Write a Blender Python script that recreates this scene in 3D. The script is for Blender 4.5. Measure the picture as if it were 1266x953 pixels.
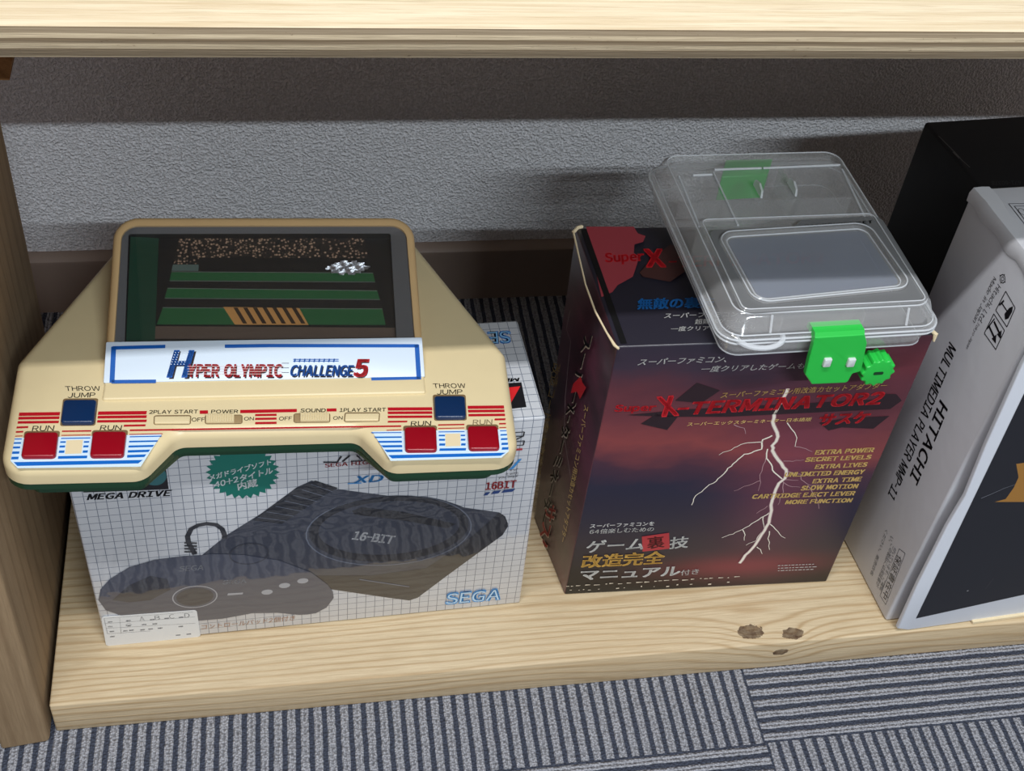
import bpy, bmesh, math, random
import numpy as np
from mathutils import Matrix, Vector

for o in list(bpy.data.objects):
    bpy.data.objects.remove(o)
SC = bpy.context.scene
COL = SC.collection
random.seed(7)

# ------------------------------------------------------------------ camera, light, exposure
CAM_H, YAW, PITCH, ROLL, FPX, IW, IH = 0.97355, -0.25390, 0.76208, 0.13160, 1577.05, 1266, 953
cy, sy, cp, sp, cr, sr = math.cos(YAW), math.sin(YAW), math.cos(PITCH), math.sin(PITCH), math.cos(ROLL), math.sin(ROLL)
FWD = np.array([-sy * cp, cy * cp, -sp]); RT0 = np.array([cy, sy, 0.0]); UP0 = np.cross(RT0, FWD)
RT = RT0 * cr + UP0 * sr; UP = -RT0 * sr + UP0 * cr
EYE = np.array([0, 0, CAM_H])
cam_data = bpy.data.cameras.new('camera'); cam = bpy.data.objects.new('camera', cam_data); COL.objects.link(cam)
cam_data.sensor_width = 36; cam_data.lens = FPX * 36 / IW; cam_data.clip_start = 0.02
mw = Matrix.Identity(4)
for i in range(3):
    mw[i][0], mw[i][1], mw[i][2], mw[i][3] = RT[i], UP[i], -FWD[i], EYE[i]
cam.matrix_world = mw
SC.camera = cam
SC.view_settings.view_transform = 'Standard'; SC.view_settings.look = 'None'
SC.view_settings.gamma = 1.0; SC.view_settings.use_curve_mapping = False
SC.view_settings.exposure = 0.0
SC.cycles.transparent_max_bounces = 32; SC.cycles.max_bounces = 10; SC.cycles.transmission_bounces = 10

world = bpy.data.worlds.new('room_light'); SC.world = world; world.use_nodes = True
nt = world.node_tree; nt.nodes.clear()
wo = nt.nodes.new('ShaderNodeOutputWorld'); bg = nt.nodes.new('ShaderNodeBackground')
tc = nt.nodes.new('ShaderNodeTexCoord'); sx = nt.nodes.new('ShaderNodeSeparateXYZ'); rp = nt.nodes.new('ShaderNodeValToRGB')
mr = nt.nodes.new('ShaderNodeMapRange'); mr.inputs[1].default_value = -1; mr.inputs[2].default_value = 1
nt.links.new(tc.outputs['Generated'], sx.inputs[0]); nt.links.new(sx.outputs[2], mr.inputs[0]); nt.links.new(mr.outputs[0], rp.inputs[0])
e = rp.color_ramp.elements
e[0].position = 0.45; e[0].color = (.60, .43, .335, 1); e[1].position = 0.85; e[1].color = (.52, .56, .63, 1)
nt.links.new(rp.outputs[0], bg.inputs[0]); nt.links.new(bg.outputs[0], wo.inputs[0]); bg.inputs[1].default_value = 0.6

def tube_light(name, loc, watts, color, length, width=.045):
    d = bpy.data.lights.new(name, 'AREA'); d.shape = 'RECTANGLE'; d.size = length; d.size_y = width
    d.energy = watts; d.color = color
    o = bpy.data.objects.new(name, d); COL.objects.link(o); o.location = loc
    return o
tube_light('ceiling_tube_near', (-0.12, -0.035, 2.44), 42, (.98, .985, 1), 1.2)
tube_light('ceiling_tube_far', (0.85, -1.93, 2.44), 106, (.83, .93, 1.0), 1.2)

# ------------------------------------------------------------------ geometry helpers
def on(px, py, P, n):
    d = FWD + RT * (px - IW / 2) / FPX + UP * (IH / 2 - py) / FPX
    P = np.asarray(P, float); n = np.asarray(n, float)
    return EYE + d * ((P - EYE) @ n) / (d @ n)
def onz(px, py, z): return on(px, py, (0, 0, z), (0, 0, 1))
def ony(px, py, y): return on(px, py, (0, y, 0), (0, 1, 0))
def crop(ox, oy, s): return lambda *pts: [(ox + x / s, oy + y / s) for x, y in pts]

class Face:
    """a flat face of a thing: origin, two axes in it, outward normal"""
    def __init__(s, O, U, V):
        s.O = np.asarray(O, float); s.U = np.asarray(U, float) / np.linalg.norm(U)
        V = np.asarray(V, float); V = V - s.U * (V @ s.U); s.V = V / np.linalg.norm(V); s.N = np.cross(s.U, s.V)
    def uv(s, px, py):
        P = on(px, py, s.O, s.N) - s.O
        return np.array([P @ s.U, P @ s.V])
    def at(s, u, v, h=0): return s.O + s.U * u + s.V * v + s.N * h

def world_loc(p):
    q = np.zeros(3)
    while p is not None: q = q + np.array(p.location); p = p.parent
    return q

def new_obj(name, verts, faces, mats, parent=None, midx=None, smooth=None, uvs=None):
    me = bpy.data.meshes.new(name)
    off = world_loc(parent)
    me.from_pydata([tuple(np.asarray(v, float) - off) for v in verts], [], [tuple(f) for f in faces])
    if not isinstance(mats, (list, tuple)): mats = [mats]
    for m in mats: me.materials.append(m)
    if midx is not None:
        for p, i in zip(me.polygons, midx): p.material_index = i
    if uvs is not None:
        lay = me.uv_layers.new(name='UVMap')
        for l in me.loops: lay.data[l.index].uv = uvs[l.vertex_index]
    if smooth is not None:
        for p in me.polygons: p.use_smooth = True
        me.set_sharp_from_angle(angle=math.radians(smooth))
    me.update()
    o = bpy.data.objects.new(name, me); COL.objects.link(o)
    if parent is not None: o.parent = parent
    return o

def fix_normals(o):
    bm = bmesh.new(); bm.from_mesh(o.data); bmesh.ops.recalc_face_normals(bm, faces=bm.faces); bm.to_mesh(o.data); bm.free()
    return o

def thing(name, loc, label, cat, group=None):
    o = bpy.data.objects.new(name, None); COL.objects.link(o); o.location = tuple(loc); o.empty_display_size = .05
    o['label'] = label; o['category'] = cat
    if group: o['group'] = group
    return o

def hexa(name, c, mats, parent=None, bevel=0.0, seg=2, pick=None, uvf=None):
    """box from 8 corners c[(i,j,k)] i=left/right j=front/back k=bottom/top"""
    bm = bmesh.new()
    V = {k: bm.verts.new(tuple(v)) for k, v in c.items()}
    q = [[(0,0,0),(1,0,0),(1,0,1),(0,0,1)], [(1,1,0),(0,1,0),(0,1,1),(1,1,1)], [(0,1,0),(0,0,0),(0,0,1),(0,1,1)],
         [(1,0,0),(1,1,0),(1,1,1),(1,0,1)], [(0,0,1),(1,0,1),(1,1,1),(0,1,1)], [(0,1,0),(1,1,0),(1,0,0),(0,0,0)]]
    for f in q: bm.faces.new([V[k] for k in f])
    if bevel: bmesh.ops.bevel(bm, geom=list(bm.edges), offset=bevel, segments=seg, affect='EDGES', profile=.5)
    bm.normal_update()
    off = Vector(world_loc(parent))
    lay = bm.loops.layers.uv.new('UVMap')
    if not isinstance(mats, (list, tuple)): mats = [mats]
    for f in bm.faces:
        if pick: f.material_index = pick(f.normal)
        if uvf:
            for l in f.loops: l[lay].uv = uvf(np.array(l.vert.co), np.array(f.normal))
        f.smooth = True
    for v in bm.verts: v.co -= off
    me = bpy.data.meshes.new(name); bm.to_mesh(me); bm.free()
    for m in mats: me.materials.append(m)
    me.set_sharp_from_angle(angle=math.radians(50))
    o = bpy.data.objects.new(name, me); COL.objects.link(o)
    if parent is not None: o.parent = parent
    return o

def box_corners(x0, x1, y0, y1, z0, z1, yaw=0, origin=None):
    ca, sa = math.cos(yaw), math.sin(yaw); ox, oy = origin or (0, 0)
    return {(i, j, k): np.array([ox + (x0, x1)[i] * ca - (y0, y1)[j] * sa, oy + (x0, x1)[i] * sa + (y0, y1)[j] * ca, (z0, z1)[k]])
            for i in (0, 1) for j in (0, 1) for k in (0, 1)}

def round_poly(pts, r, n=5):
    """round the corners of a 2D polygon; r a number or one per corner"""
    pts = [np.asarray(p, float) for p in pts]; m = len(pts); out = []
    for i in range(m):
        a, b, c = pts[i - 1], pts[i], pts[(i + 1) % m]
        rr = r[i] if isinstance(r, (list, tuple)) else r
        d1 = (a - b); d2 = (c - b); l1 = np.linalg.norm(d1); l2 = np.linalg.norm(d2); d1 = d1 / l1; d2 = d2 / l2
        ang = math.acos(max(-1, min(1, d1 @ d2)))
        t = min(rr / math.tan(ang / 2), l1 * .48, l2 * .48) if rr > 0 and ang < 3.1 else 0
        if t <= 1e-6: out.append(b); continue
        p0, p1 = b + d1 * t, b + d2 * t
        rad = t * math.tan(ang / 2); bis = (d1 + d2); bis = bis / np.linalg.norm(bis); cen = b + bis * (rad / math.sin(ang / 2))
        a0 = math.atan2(*(p0 - cen)[::-1]); a1 = math.atan2(*(p1 - cen)[::-1]); da = (a1 - a0 + math.pi) % (2 * math.pi) - math.pi
        for k in range(n + 1):
            th = a0 + da * k / n; out.append(cen + rad * np.array([math.cos(th), math.sin(th)]))
    return out

def area2(p): return sum(p[i - 1][0] * p[i][1] - p[i][0] * p[i - 1][1] for i in range(len(p))) / 2
def inset(p, d):
    """move a polygon inwards by d"""
    s = 1 if area2(p) > 0 else -1; m = len(p); out = []
    for i in range(m):
        a, b, c = p[i - 1], p[i], p[(i + 1) % m]
        e1 = b - a; e2 = c - b
        n1 = np.array([-e1[1], e1[0]]) * s; n2 = np.array([-e2[1], e2[0]]) * s
        n1 = n1 / (np.linalg.norm(n1) + 1e-12); n2 = n2 / (np.linalg.norm(n2) + 1e-12)
        q = n1 + n2; q = q / (np.linalg.norm(q) + 1e-9); k = max(.35, q @ n1)
        out.append(b + q * d / k)
    return out

class MB:
    """collects rings, slabs and tubes into one mesh"""
    def __init__(s): s.v = []; s.f = []; s.m = []
    def loft(s, rings, cap0=True, cap1=True, mat=0, closed=True):
        b = len(s.v); n = len(rings[0])
        for r in rings: s.v.extend([np.asarray(p, float) for p in r])
        for k in range(len(rings) - 1):
            for i in range(n if closed else n - 1):
                j = (i + 1) % n; s.f.append((b + k * n + i, b + k * n + j, b + (k + 1) * n + j, b + (k + 1) * n + i)); s.m.append(mat)
        if cap0: s.f.append(tuple(range(b + n - 1, b - 1, -1))); s.m.append(mat)
        if cap1: s.f.append(tuple(b + (len(rings) - 1) * n + i for i in range(n))); s.m.append(mat)
    def slab(s, face, poly, h0, h1, bev=0.0, mat=0, nb=3, cap0=True):
        if area2(poly) < 0: poly = poly[::-1]
        R = [[face.at(*p, h0) for p in poly]]
        if bev:
            for k in range(nb + 1):
                th = math.pi / 2 * k / nb; q = inset(poly, bev * (1 - math.cos(th)))
                R.append([face.at(*p, h1 - bev + bev * math.sin(th)) for p in q])
        else: R.append([face.at(*p, h1) for p in poly])
        s.loft(R, cap0, True, mat)
    def tube(s, pts, r, n=8, mat=0, cap=True):
        pts = [np.asarray(p, float) for p in pts]; R = []
        rs = r if isinstance(r, (list, tuple)) else [r] * len(pts)
        ref = np.array([.3, .2, .93])
        for i, p in enumerate(pts):
            t = pts[min(i + 1, len(pts) - 1)] - pts[max(i - 1, 0)]; t = t / np.linalg.norm(t)
            a = np.cross(t, ref); a = a / np.linalg.norm(a); b = np.cross(t, a)
            R.append([p + rs[i] * (a * math.cos(2 * math.pi * k / n) + b * math.sin(2 * math.pi * k / n)) for k in range(n)])
        s.loft(R, cap, cap, mat)
    def box(s, c, mat=0):
        b = len(s.v); ks = [(0,0,0),(1,0,0),(1,1,0),(0,1,0),(0,0,1),(1,0,1),(1,1,1),(0,1,1)]
        s.v.extend([np.asarray(c[k], float) for k in ks])
        for f in [(3,2,1,0),(4,5,6,7),(0,1,5,4),(1,2,6,5),(2,3,7,6),(3,0,4,7)]: s.f.append(tuple(b + i for i in f)); s.m.append(mat)
    def build(s, name, mats, parent=None, smooth=35):
        return fix_normals(new_obj(name, s.v, s.f, mats, parent, s.m, smooth))

_gcache = {}
def glyph(ch):
    """outline of one character, as flat faces; plain latin is taken from the wide sans forms"""
    if ch in _gcache: return _gcache[ch]
    c = bpy.data.curves.new('lettering', 'FONT'); c.body = chr(ord(ch) + 0xFEE0) if 33 <= ord(ch) <= 126 else ch; c.size = 1; c.resolution_u = 3
    o = bpy.data.objects.new('lettering', c); COL.objects.link(o)
    dg = bpy.context.evaluated_depsgraph_get(); me = bpy.data.meshes.new_from_object(o.evaluated_get(dg))
    v = np.array([[p.co.x, p.co.y] for p in me.vertices]).reshape(-1, 2); f = [tuple(p.vertices) for p in me.polygons]
    bpy.data.objects.remove(o); bpy.data.curves.remove(c); bpy.data.meshes.remove(me)
    _gcache[ch] = (v, f); return _gcache[ch]
_tcache = {}
def text_mesh(body, bold=0.0, space=1.0):
    k = (body, bold, space)
    if k in _tcache: return _tcache[k]
    V, F, x = [], [], 0.0
    reps = [(0, 0)] if bold <= 0 else [(-bold, -bold * .5), (bold, -bold * .5), (-bold, bold * .5), (bold, bold * .5), (0, 0)]
    for ch in body:
        if ch == ' ': x += .36 * space; continue
        v, f = glyph(ch)
        if ch == '-': v = (v - v.mean(0)) * np.array([.5, 1]) + v.mean(0)
        if 33 <= ord(ch) <= 126: v = v - np.array([v[:, 0].min(), 0]); adv = v[:, 0].max() + .10 * space + bold
        else: adv = 1.0 * space
        for dx, dy in reps:
            b = len(V); V.extend((v + np.array([x + dx, dy])).tolist()); F.extend(tuple(b + i for i in q) for q in f)
        x += adv
    V = np.array(V); lo, hi = V.min(0), V.max(0); V = (V - lo) / (hi - lo)
    _tcache[k] = (V, F); return _tcache[k]

_rj = random.Random(11)
def jag(px, amp=.9, n=4):
    out = []
    for i in range(len(px) - 1):
        (x0, y0), (x1, y1) = px[i], px[i + 1]; m = max(2, int(math.hypot(x1 - x0, y1 - y0) / n))
        for k in range(m):
            f = k / m; out.append((x0 + (x1 - x0) * f + (_rj.uniform(-amp, amp) if k or i else 0), y0 + (y1 - y0) * f + (_rj.uniform(-amp, amp) * .6 if k or i else 0)))
    return out + [px[-1]]

class Print:
    """ink on a face: every layer a hair above the one before; pixels are traced onto the real face"""
    def __init__(s, face, base=.00025, step=.00006): s.face = face; s.v = []; s.f = []; s.m = []; s.mats = []; s.h = base; s.step = step
    def mi(s, m):
        if m not in s.mats: s.mats.append(m)
        return s.mats.index(m)
    def lay(s): s.h += s.step
    def poly(s, px, m, uv=False):
        p = [np.asarray(q) if uv else s.face.uv(*q) for q in px]
        if area2(p) < 0: p = p[::-1]
        b = len(s.v); s.v += [s.face.at(*q, s.h) for q in p]; s.f.append(tuple(range(b, b + len(p)))); s.m.append(s.mi(m))
    def stroke(s, px, w, m, w1=None, uv=False):
        p = [np.asarray(q) if uv else s.face.uv(*q) for q in px]; n = len(p); L = []; R = []
        for i in range(n):
            t = p[min(i + 1, n - 1)] - p[max(i - 1, 0)]; t = t / (np.linalg.norm(t) + 1e-12); q = np.array([-t[1], t[0]])
            ww = (w if w1 is None else w + (w1 - w) * i / (n - 1)) / 2; L.append(p[i] + q * ww); R.append(p[i] - q * ww)
        b = len(s.v); s.v += [s.face.at(*q, s.h) for q in L + R]
        for i in range(n - 1): s.f.append((b + n + i, b + n + i + 1, b + i + 1, b + i)); s.m.append(s.mi(m))
    def ring(s, c, rx, ry, m, w=None, rot=0, n=40, uv=False):
        cc = np.asarray(c) if uv else s.face.uv(*c); ca, sa = math.cos(rot), math.sin(rot)
        def e(k, f=0): a = 2 * math.pi * k / n; x, y = (rx - f) * math.cos(a), (ry - f) * math.sin(a); return cc + np.array([x * ca - y * sa, x * sa + y * ca])
        if w is None: s.poly([e(k) for k in range(n)], m, True)
        else:
            b = len(s.v); s.v += [s.face.at(*e(k), s.h) for k in range(n)] + [s.face.at(*e(k, w), s.h) for k in range(n)]
            for k in range(n): j = (k + 1) % n; s.f.append((b + k, b + j, b + n + j, b + n + k)); s.m.append(s.mi(m))
    def text(s, body, BL, BR, TL, m, bold=0.0, space=1.0, shift=(0, 0)):
        v, f = text_mesh(body, bold, space); a, b_, c = (s.face.uv(*q) for q in (BL, BR, TL)); b = len(s.v)
        sh = np.array(shift)
        flip = (b_ - a)[0] * (c - a)[1] - (b_ - a)[1] * (c - a)[0] < 0
        s.v += [s.face.at(*(a + sh + x * (b_ - a) + y * (c - a)), s.h) for x, y in v]
        for q in f: s.f.append(tuple(b + i for i in (q[::-1] if flip else q))); s.m.append(s.mi(m))
    def build(s, name, parent): return new_obj(name, s.v, s.f, s.mats, parent, s.m)

# ------------------------------------------------------------------ materials
def srgb(r, g, b):
    f = lambda c: c / 12.92 if c <= .04045 else ((c + .055) / 1.055) ** 2.4
    return (f(r / 255), f(g / 255), f(b / 255), 1)
class NT:
    def __init__(s, name):
        s.m = bpy.data.materials.new(name); s.m.use_nodes = True; s.t = s.m.node_tree; s.t.nodes.clear()
        s.out = s.t.nodes.new('ShaderNodeOutputMaterial')
    def n(s, typ, **kw):
        x = s.t.nodes.new(typ)
        for k, v in kw.items(): setattr(x, k, v)
        return x
    def set(s, sock, v):
        if hasattr(v, 'links') or isinstance(v, bpy.types.NodeSocket): s.t.links.new(v, sock)
        else: sock.default_value = v
    def bsdf(s, **kw):
        b = s.n('ShaderNodeBsdfPrincipled')
        for k, v in kw.items(): s.set(b.inputs[k.replace('_', ' ')], v)
        s.t.links.new(b.outputs[0], s.out.inputs[0]); return b
    def math(s, op, a, b=0.0, c=None):
        x = s.n('ShaderNodeMath', operation=op); s.set(x.inputs[0], a); s.set(x.inputs[1], b)
        if c is not None: s.set(x.inputs[2], c)
        return x.outputs[0]
    def mix(s, f, a, b):
        x = s.n('ShaderNodeMix', data_type='RGBA'); s.set(x.inputs[0], f); s.set(x.inputs[6], a); s.set(x.inputs[7], b); return x.outputs[2]
    def ramp(s, f, stops, interp='LINEAR'):
        x = s.n('ShaderNodeValToRGB'); s.set(x.inputs[0], f); r = x.color_ramp; r.interpolation = interp
        while len(r.elements) < len(stops): r.elements.new(.5)
        for e, (p, c) in zip(r.elements, stops): e.position = p; e.color = c
        return x.outputs[0]
    def coord(s, which=None):
        return s.n('ShaderNodeTexCoord').outputs[which] if which else s.n('ShaderNodeNewGeometry').outputs['Position']
    def xyz(s, v): x = s.n('ShaderNodeSeparateXYZ'); s.set(x.inputs[0], v); return x.outputs
    def mapping(s, v, scale=(1, 1, 1), loc=(0, 0, 0), rot=(0, 0, 0)):
        x = s.n('ShaderNodeMapping'); s.set(x.inputs[0], v); x.inputs[1].default_value = loc; x.inputs[2].default_value = rot; x.inputs[3].default_value = scale; return x.outputs[0]
    def noise(s, v, scale, detail=4, rough=.55, dist=0):
        x = s.n('ShaderNodeTexNoise'); s.set(x.inputs['Vector'], v); x.inputs['Scale'].default_value = scale; x.inputs['Detail'].default_value = detail
        x.inputs['Roughness'].default_value = rough; x.inputs['Distortion'].default_value = dist; return x.outputs[0]
    def bump(s, h, dist=.001, strength=1.0):
        x = s.n('ShaderNodeBump'); s.set(x.inputs['Height'], h); x.inputs['Distance'].default_value = dist; x.inputs['Strength'].default_value = strength; return x.outputs[0]

def plain(name, rgb, rough=.45, spec=.5, coat=0, noise=.0, metal=0, bump=None):
    t = NT(name); c = srgb(*rgb)
    co = t.coord()
    col = c
    if noise:
        f = t.noise(co, 60, 5); col = t.mix(f, tuple(x * (1 - noise) for x in c[:3]) + (1,), tuple(min(1, x * (1 + noise)) for x in c[:3]) + (1,))
    kw = dict(Base_Color=col, Roughness=rough, Specular_IOR_Level=spec, Coat_Weight=coat, Coat_Roughness=.08, Metallic=metal)
    if bump: kw['Normal'] = t.bump(t.noise(co, bump[0], 3), bump[1])
    t.bsdf(**kw); return t.m
_ink = {}
def glossy_ink(r, g, b):
    k = (r, g, b, 'glossy')
    if k not in _ink:
        t = NT('laminated_ink_%d_%d_%d' % (r, g, b))
        t.bsdf(Base_Color=srgb(r, g, b), Roughness=.3, Coat_Weight=1.0, Coat_IOR=1.72, Coat_Roughness=.035, Coat_Normal=t.bump(t.noise(t.coord(), 26, 2), .0008)); _ink[k] = t.m
    return _ink[k]
def ink(r, g, b, rough=.3):
    k = (r, g, b, rough)
    if k not in _ink: _ink[k] = plain('ink_%d_%d_%d' % (r, g, b), (r, g, b), rough)
    return _ink[k]

def wood(name, light, mid, dark, rings=42., seed=0, rough=.6, knots=(), along='x', spec=.3, bend=.02):
    """sawn softwood: long grain along one axis, ring lines across, knots where they sit"""
    t = NT(name); co = t.coord(); X = t.xyz(co)
    sc = {'x': (1.6, 14, 14), 'y': (14, 1.6, 14), 'z': (14, 14, 1.6)}[along]
    m = t.mapping(co, sc, (seed * 3.1, seed * 1.7, seed))
    warp = t.noise(m, 1.0, 3, .5)
    across = {'x': t.math('ADD', X[1], t.math('MULTIPLY', X[2], .9)), 'y': t.math('ADD', X[0], X[2]), 'z': t.math('ADD', X[0], X[1])}[along]
    ph = t.math('ADD', across, t.math('MULTIPLY', warp, bend))
    kmask = None
    for (kx, ky, kz, kr) in knots:
        d = t.n('ShaderNodeVectorMath', operation='DISTANCE'); t.set(d.inputs[0], t.mapping(co, (.6, 1, 1))); d.inputs[1].default_value = (kx * .6, ky, kz)
        g = t.math('POWER', 2.718, t.math('MULTIPLY', d.outputs['Value'], -1 / (kr * 1.3)))
        ph = t.math('ADD', ph, t.math('MULTIPLY', g, kr * 1.7))
        k = t.math('LESS_THAN', t.math('ADD', d.outputs['Value'], t.math('MULTIPLY', t.noise(co, 220, 3), kr * .5)), kr * .85)
        kmask = k if kmask is None else t.math('MAXIMUM', kmask, k)
    s = t.math('SINE', t.math('MULTIPLY', ph, rings * 2 * math.pi))
    s = t.math('MULTIPLY', t.math('POWER', t.math('ADD', t.math('MULTIPLY', s, .5), .5), 4.0), t.math('ADD', .35, t.noise(co, 9, 2)))
    fib = t.noise(t.mapping(co, {'x': (30, 600, 600), 'y': (600, 30, 600), 'z': (600, 600, 30)}[along]), 1, 4, .6)
    big = t.noise(co, 5, 3)
    c = t.mix(s, srgb(*light), srgb(*mid))
    c = t.mix(t.math('MULTIPLY', t.ramp(fib, [(.35, (0, 0, 0, 1)), (.75, (1, 1, 1, 1))]), .45), c, srgb(*dark))
    c = t.mix(t.math('MULTIPLY', t.ramp(big, [(.4, (0, 0, 0, 1)), (.7, (1, 1, 1, 1))]), .25), c, srgb(*mid))
    if kmask is not None: c = t.mix(t.math('MULTIPLY', kmask, t.math('ADD', .35, t.math('MULTIPLY', t.noise(co, 160, 3), .9))), c, srgb(70, 46, 28))
    t.bsdf(Base_Color=c, Roughness=rough, Specular_IOR_Level=spec, Normal=t.bump(t.math('ADD', t.math('MULTIPLY', fib, .6), t.math('MULTIPLY', s, .3)), .0006))
    return t.m

def plywood():
    t = NT('plywood'); co = t.coord(); X = t.xyz(co); g = t.xyz(t.n('ShaderNodeNewGeometry').outputs['Normal'])
    streak = t.noise(t.mapping(co, (8, 260, 260)), 1, 5, .62); fine = t.noise(t.mapping(co, (18, 900, 900)), 1, 3, .6)
    blot = t.noise(t.mapping(co, (3, 12, 12)), 1, 3)
    top = t.mix(t.ramp(streak, [(.38, (0, 0, 0, 1)), (.72, (1, 1, 1, 1))]), srgb(212, 196, 166), srgb(184, 160, 122))
    top = t.mix(t.math('MULTIPLY', t.ramp(fine, [(.58, (0, 0, 0, 1)), (.66, (1, 1, 1, 1))]), .5), top, srgb(150, 122, 86))
    top = t.mix(t.math('MULTIPLY', blot, .3), top, srgb(216, 203, 177))
    z = t.math('DIVIDE', t.math('SUBTRACT', t.math('ADD', X[2], t.math('MULTIPLY', t.math('SUBTRACT', t.noise(t.mapping(co, (9, 1, 1)), 1, 3), .5), .0016)), .6113), .0184)
    a, b, d = srgb(206, 190, 160), srgb(142, 128, 106), srgb(96, 80, 60)
    edge = t.ramp(z, [(0, a), (.055, a), (.06, b), (.25, b), (.28, d), (.30, a), (.44, a), (.46, b), (.60, d), (.63, a), (.76, a), (.78, b), (.93, b), (.96, d)])
    edge = t.mix(t.math('MULTIPLY', t.noise(t.mapping(co, (45, 1, 700)), 1, 5, .65), .75), edge, srgb(128, 110, 84))
    edge = t.mix(t.ramp(t.noise(t.mapping(co, (160, 1, 500)), 1, 4, .7), [(.66, (0, 0, 0, 1)), (.72, (.7, .7, .7, 1))]), edge, srgb(86, 64, 44))
    up = t.math('GREATER_THAN', t.math('ABSOLUTE', g[2]), .6)
    t.bsdf(Base_Color=t.mix(up, edge, top), Roughness=.6, Specular_IOR_Level=.3, Normal=t.bump(t.math('ADD', streak, fine), .0004)); return t.m

def wallpaper():
    t = NT('wallpaper'); co = t.coord()
    a = t.noise(co, 360, 2, .5, .1); b = t.noise(co, 150, 2, .5); thread = t.noise(t.mapping(co, (1400, 1, 160)), 1, 2)
    h = t.math('ADD', t.math('ADD', t.ramp(a, [(.36, (0, 0, 0, 1)), (.64, (1, 1, 1, 1))]), t.math('MULTIPLY', b, 1.2)), t.math('MULTIPLY', thread, .3))
    c = t.mix(t.ramp(t.math('ADD', t.math('MULTIPLY', a, .6), t.math('MULTIPLY', thread, .4)), [(.4, (0, 0, 0, 1)), (.62, (1, 1, 1, 1))]), srgb(198, 196, 197), srgb(228, 226, 229))
    t.bsdf(Base_Color=c, Roughness=.75, Specular_IOR_Level=.25, Normal=t.bump(h, .0014)); return t.m

def carpet():
    """loop pile tiles laid quarter-turned: ribs of pale loops between dark ribs"""
    t = NT('carpet_tiles'); P = .01165
    co = t.mapping(t.coord(), (1, 1, 1), (-.4235, -.5500, 0)); X = t.xyz(co)
    wob = t.math('MULTIPLY', t.math('SUBTRACT', t.noise(co, 90, 2), .5), .0018)
    x = t.math('SUBTRACT', X[0], t.math('MULTIPLY', X[1], .025)); y = X[1]
    ix = t.math('FLOOR', t.math('DIVIDE', x, .72)); iy = t.math('FLOOR', t.math('DIVIDE', y, .72))
    par = t.math('ABSOLUTE', t.math('MODULO', t.math('ADD', ix, iy), 2.0))      # 0: ribs along x, 1: ribs along y
    mx = t.n('ShaderNodeMix', data_type='FLOAT'); t.set(mx.inputs[0], par); t.set(mx.inputs[2], y); t.set(mx.inputs[3], x); s = mx.outputs[0]
    mx = t.n('ShaderNodeMix', data_type='FLOAT'); t.set(mx.inputs[0], par); t.set(mx.inputs[2], x); t.set(mx.inputs[3], y); l = mx.outputs[0]
    s = t.math('ADD', s, wob)
    f = t.math('MODULO', t.math('ADD', t.math('DIVIDE', s, P), 1000), 1.0)
    lightrib = t.math('LESS_THAN', t.math('ABSOLUTE', t.math('SUBTRACT', f, .5)), .31)
    rib = t.math('ABSOLUTE', t.math('SINE', t.math('MULTIPLY', t.math('SUBTRACT', f, .19), math.pi / .31)))   # two rows of loops in the pale rib
    loops = t.n('ShaderNodeTexVoronoi'); t.set(loops.inputs['Vector'], co); loops.inputs['Scale'].default_value = 430
    lp = t.math('SUBTRACT', 1.0, t.math('MULTIPLY', loops.outputs['Distance'], 1.3))
    fuzz = t.noise(co, 1500, 3)
    pale = t.mix(t.noise(co, 330, 4, .7), srgb(150, 150, 155), srgb(214, 214, 220)); dk = t.mix(t.noise(co, 400, 3, .7), srgb(44, 48, 60), srgb(92, 98, 114))
    c = t.mix(lightrib, dk, pale)
    c = t.mix(t.math('MULTIPLY', t.math('SUBTRACT', 1.0, lp), .55), c, srgb(50, 52, 60))
    h = t.math('ADD', t.math('MULTIPLY', lightrib, t.math('ADD', .5, t.math('MULTIPLY', rib, .6))), t.math('ADD', t.math('MULTIPLY', lp, .6), t.math('MULTIPLY', fuzz, .25)))
    t.bsdf(Base_Color=c, Roughness=.95, Specular_IOR_Level=.1, Normal=t.bump(h, .0028)); return t.m

def grid_card():
    t = NT('gridded_card'); uv = t.xyz(t.coord('UV')); S = .0082
    def line(a): return t.math('LESS_THAN', t.math('ABSOLUTE', t.math('SUBTRACT', t.math('MODULO', t.math('ADD', t.math('DIVIDE', a, S), 100.3), 1.0), .5)), .034)
    m = t.math('MAXIMUM', line(uv[0]), line(uv[1]))
    t.bsdf(Base_Color=t.mix(m, srgb(194, 196, 200), srgb(104, 112, 126)), Roughness=.3, Specular_IOR_Level=.5, Coat_Weight=1.0, Coat_IOR=1.72, Coat_Roughness=.035, Coat_Normal=t.bump(t.noise(t.coord(), 26, 2), .0008)); return t.m

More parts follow.
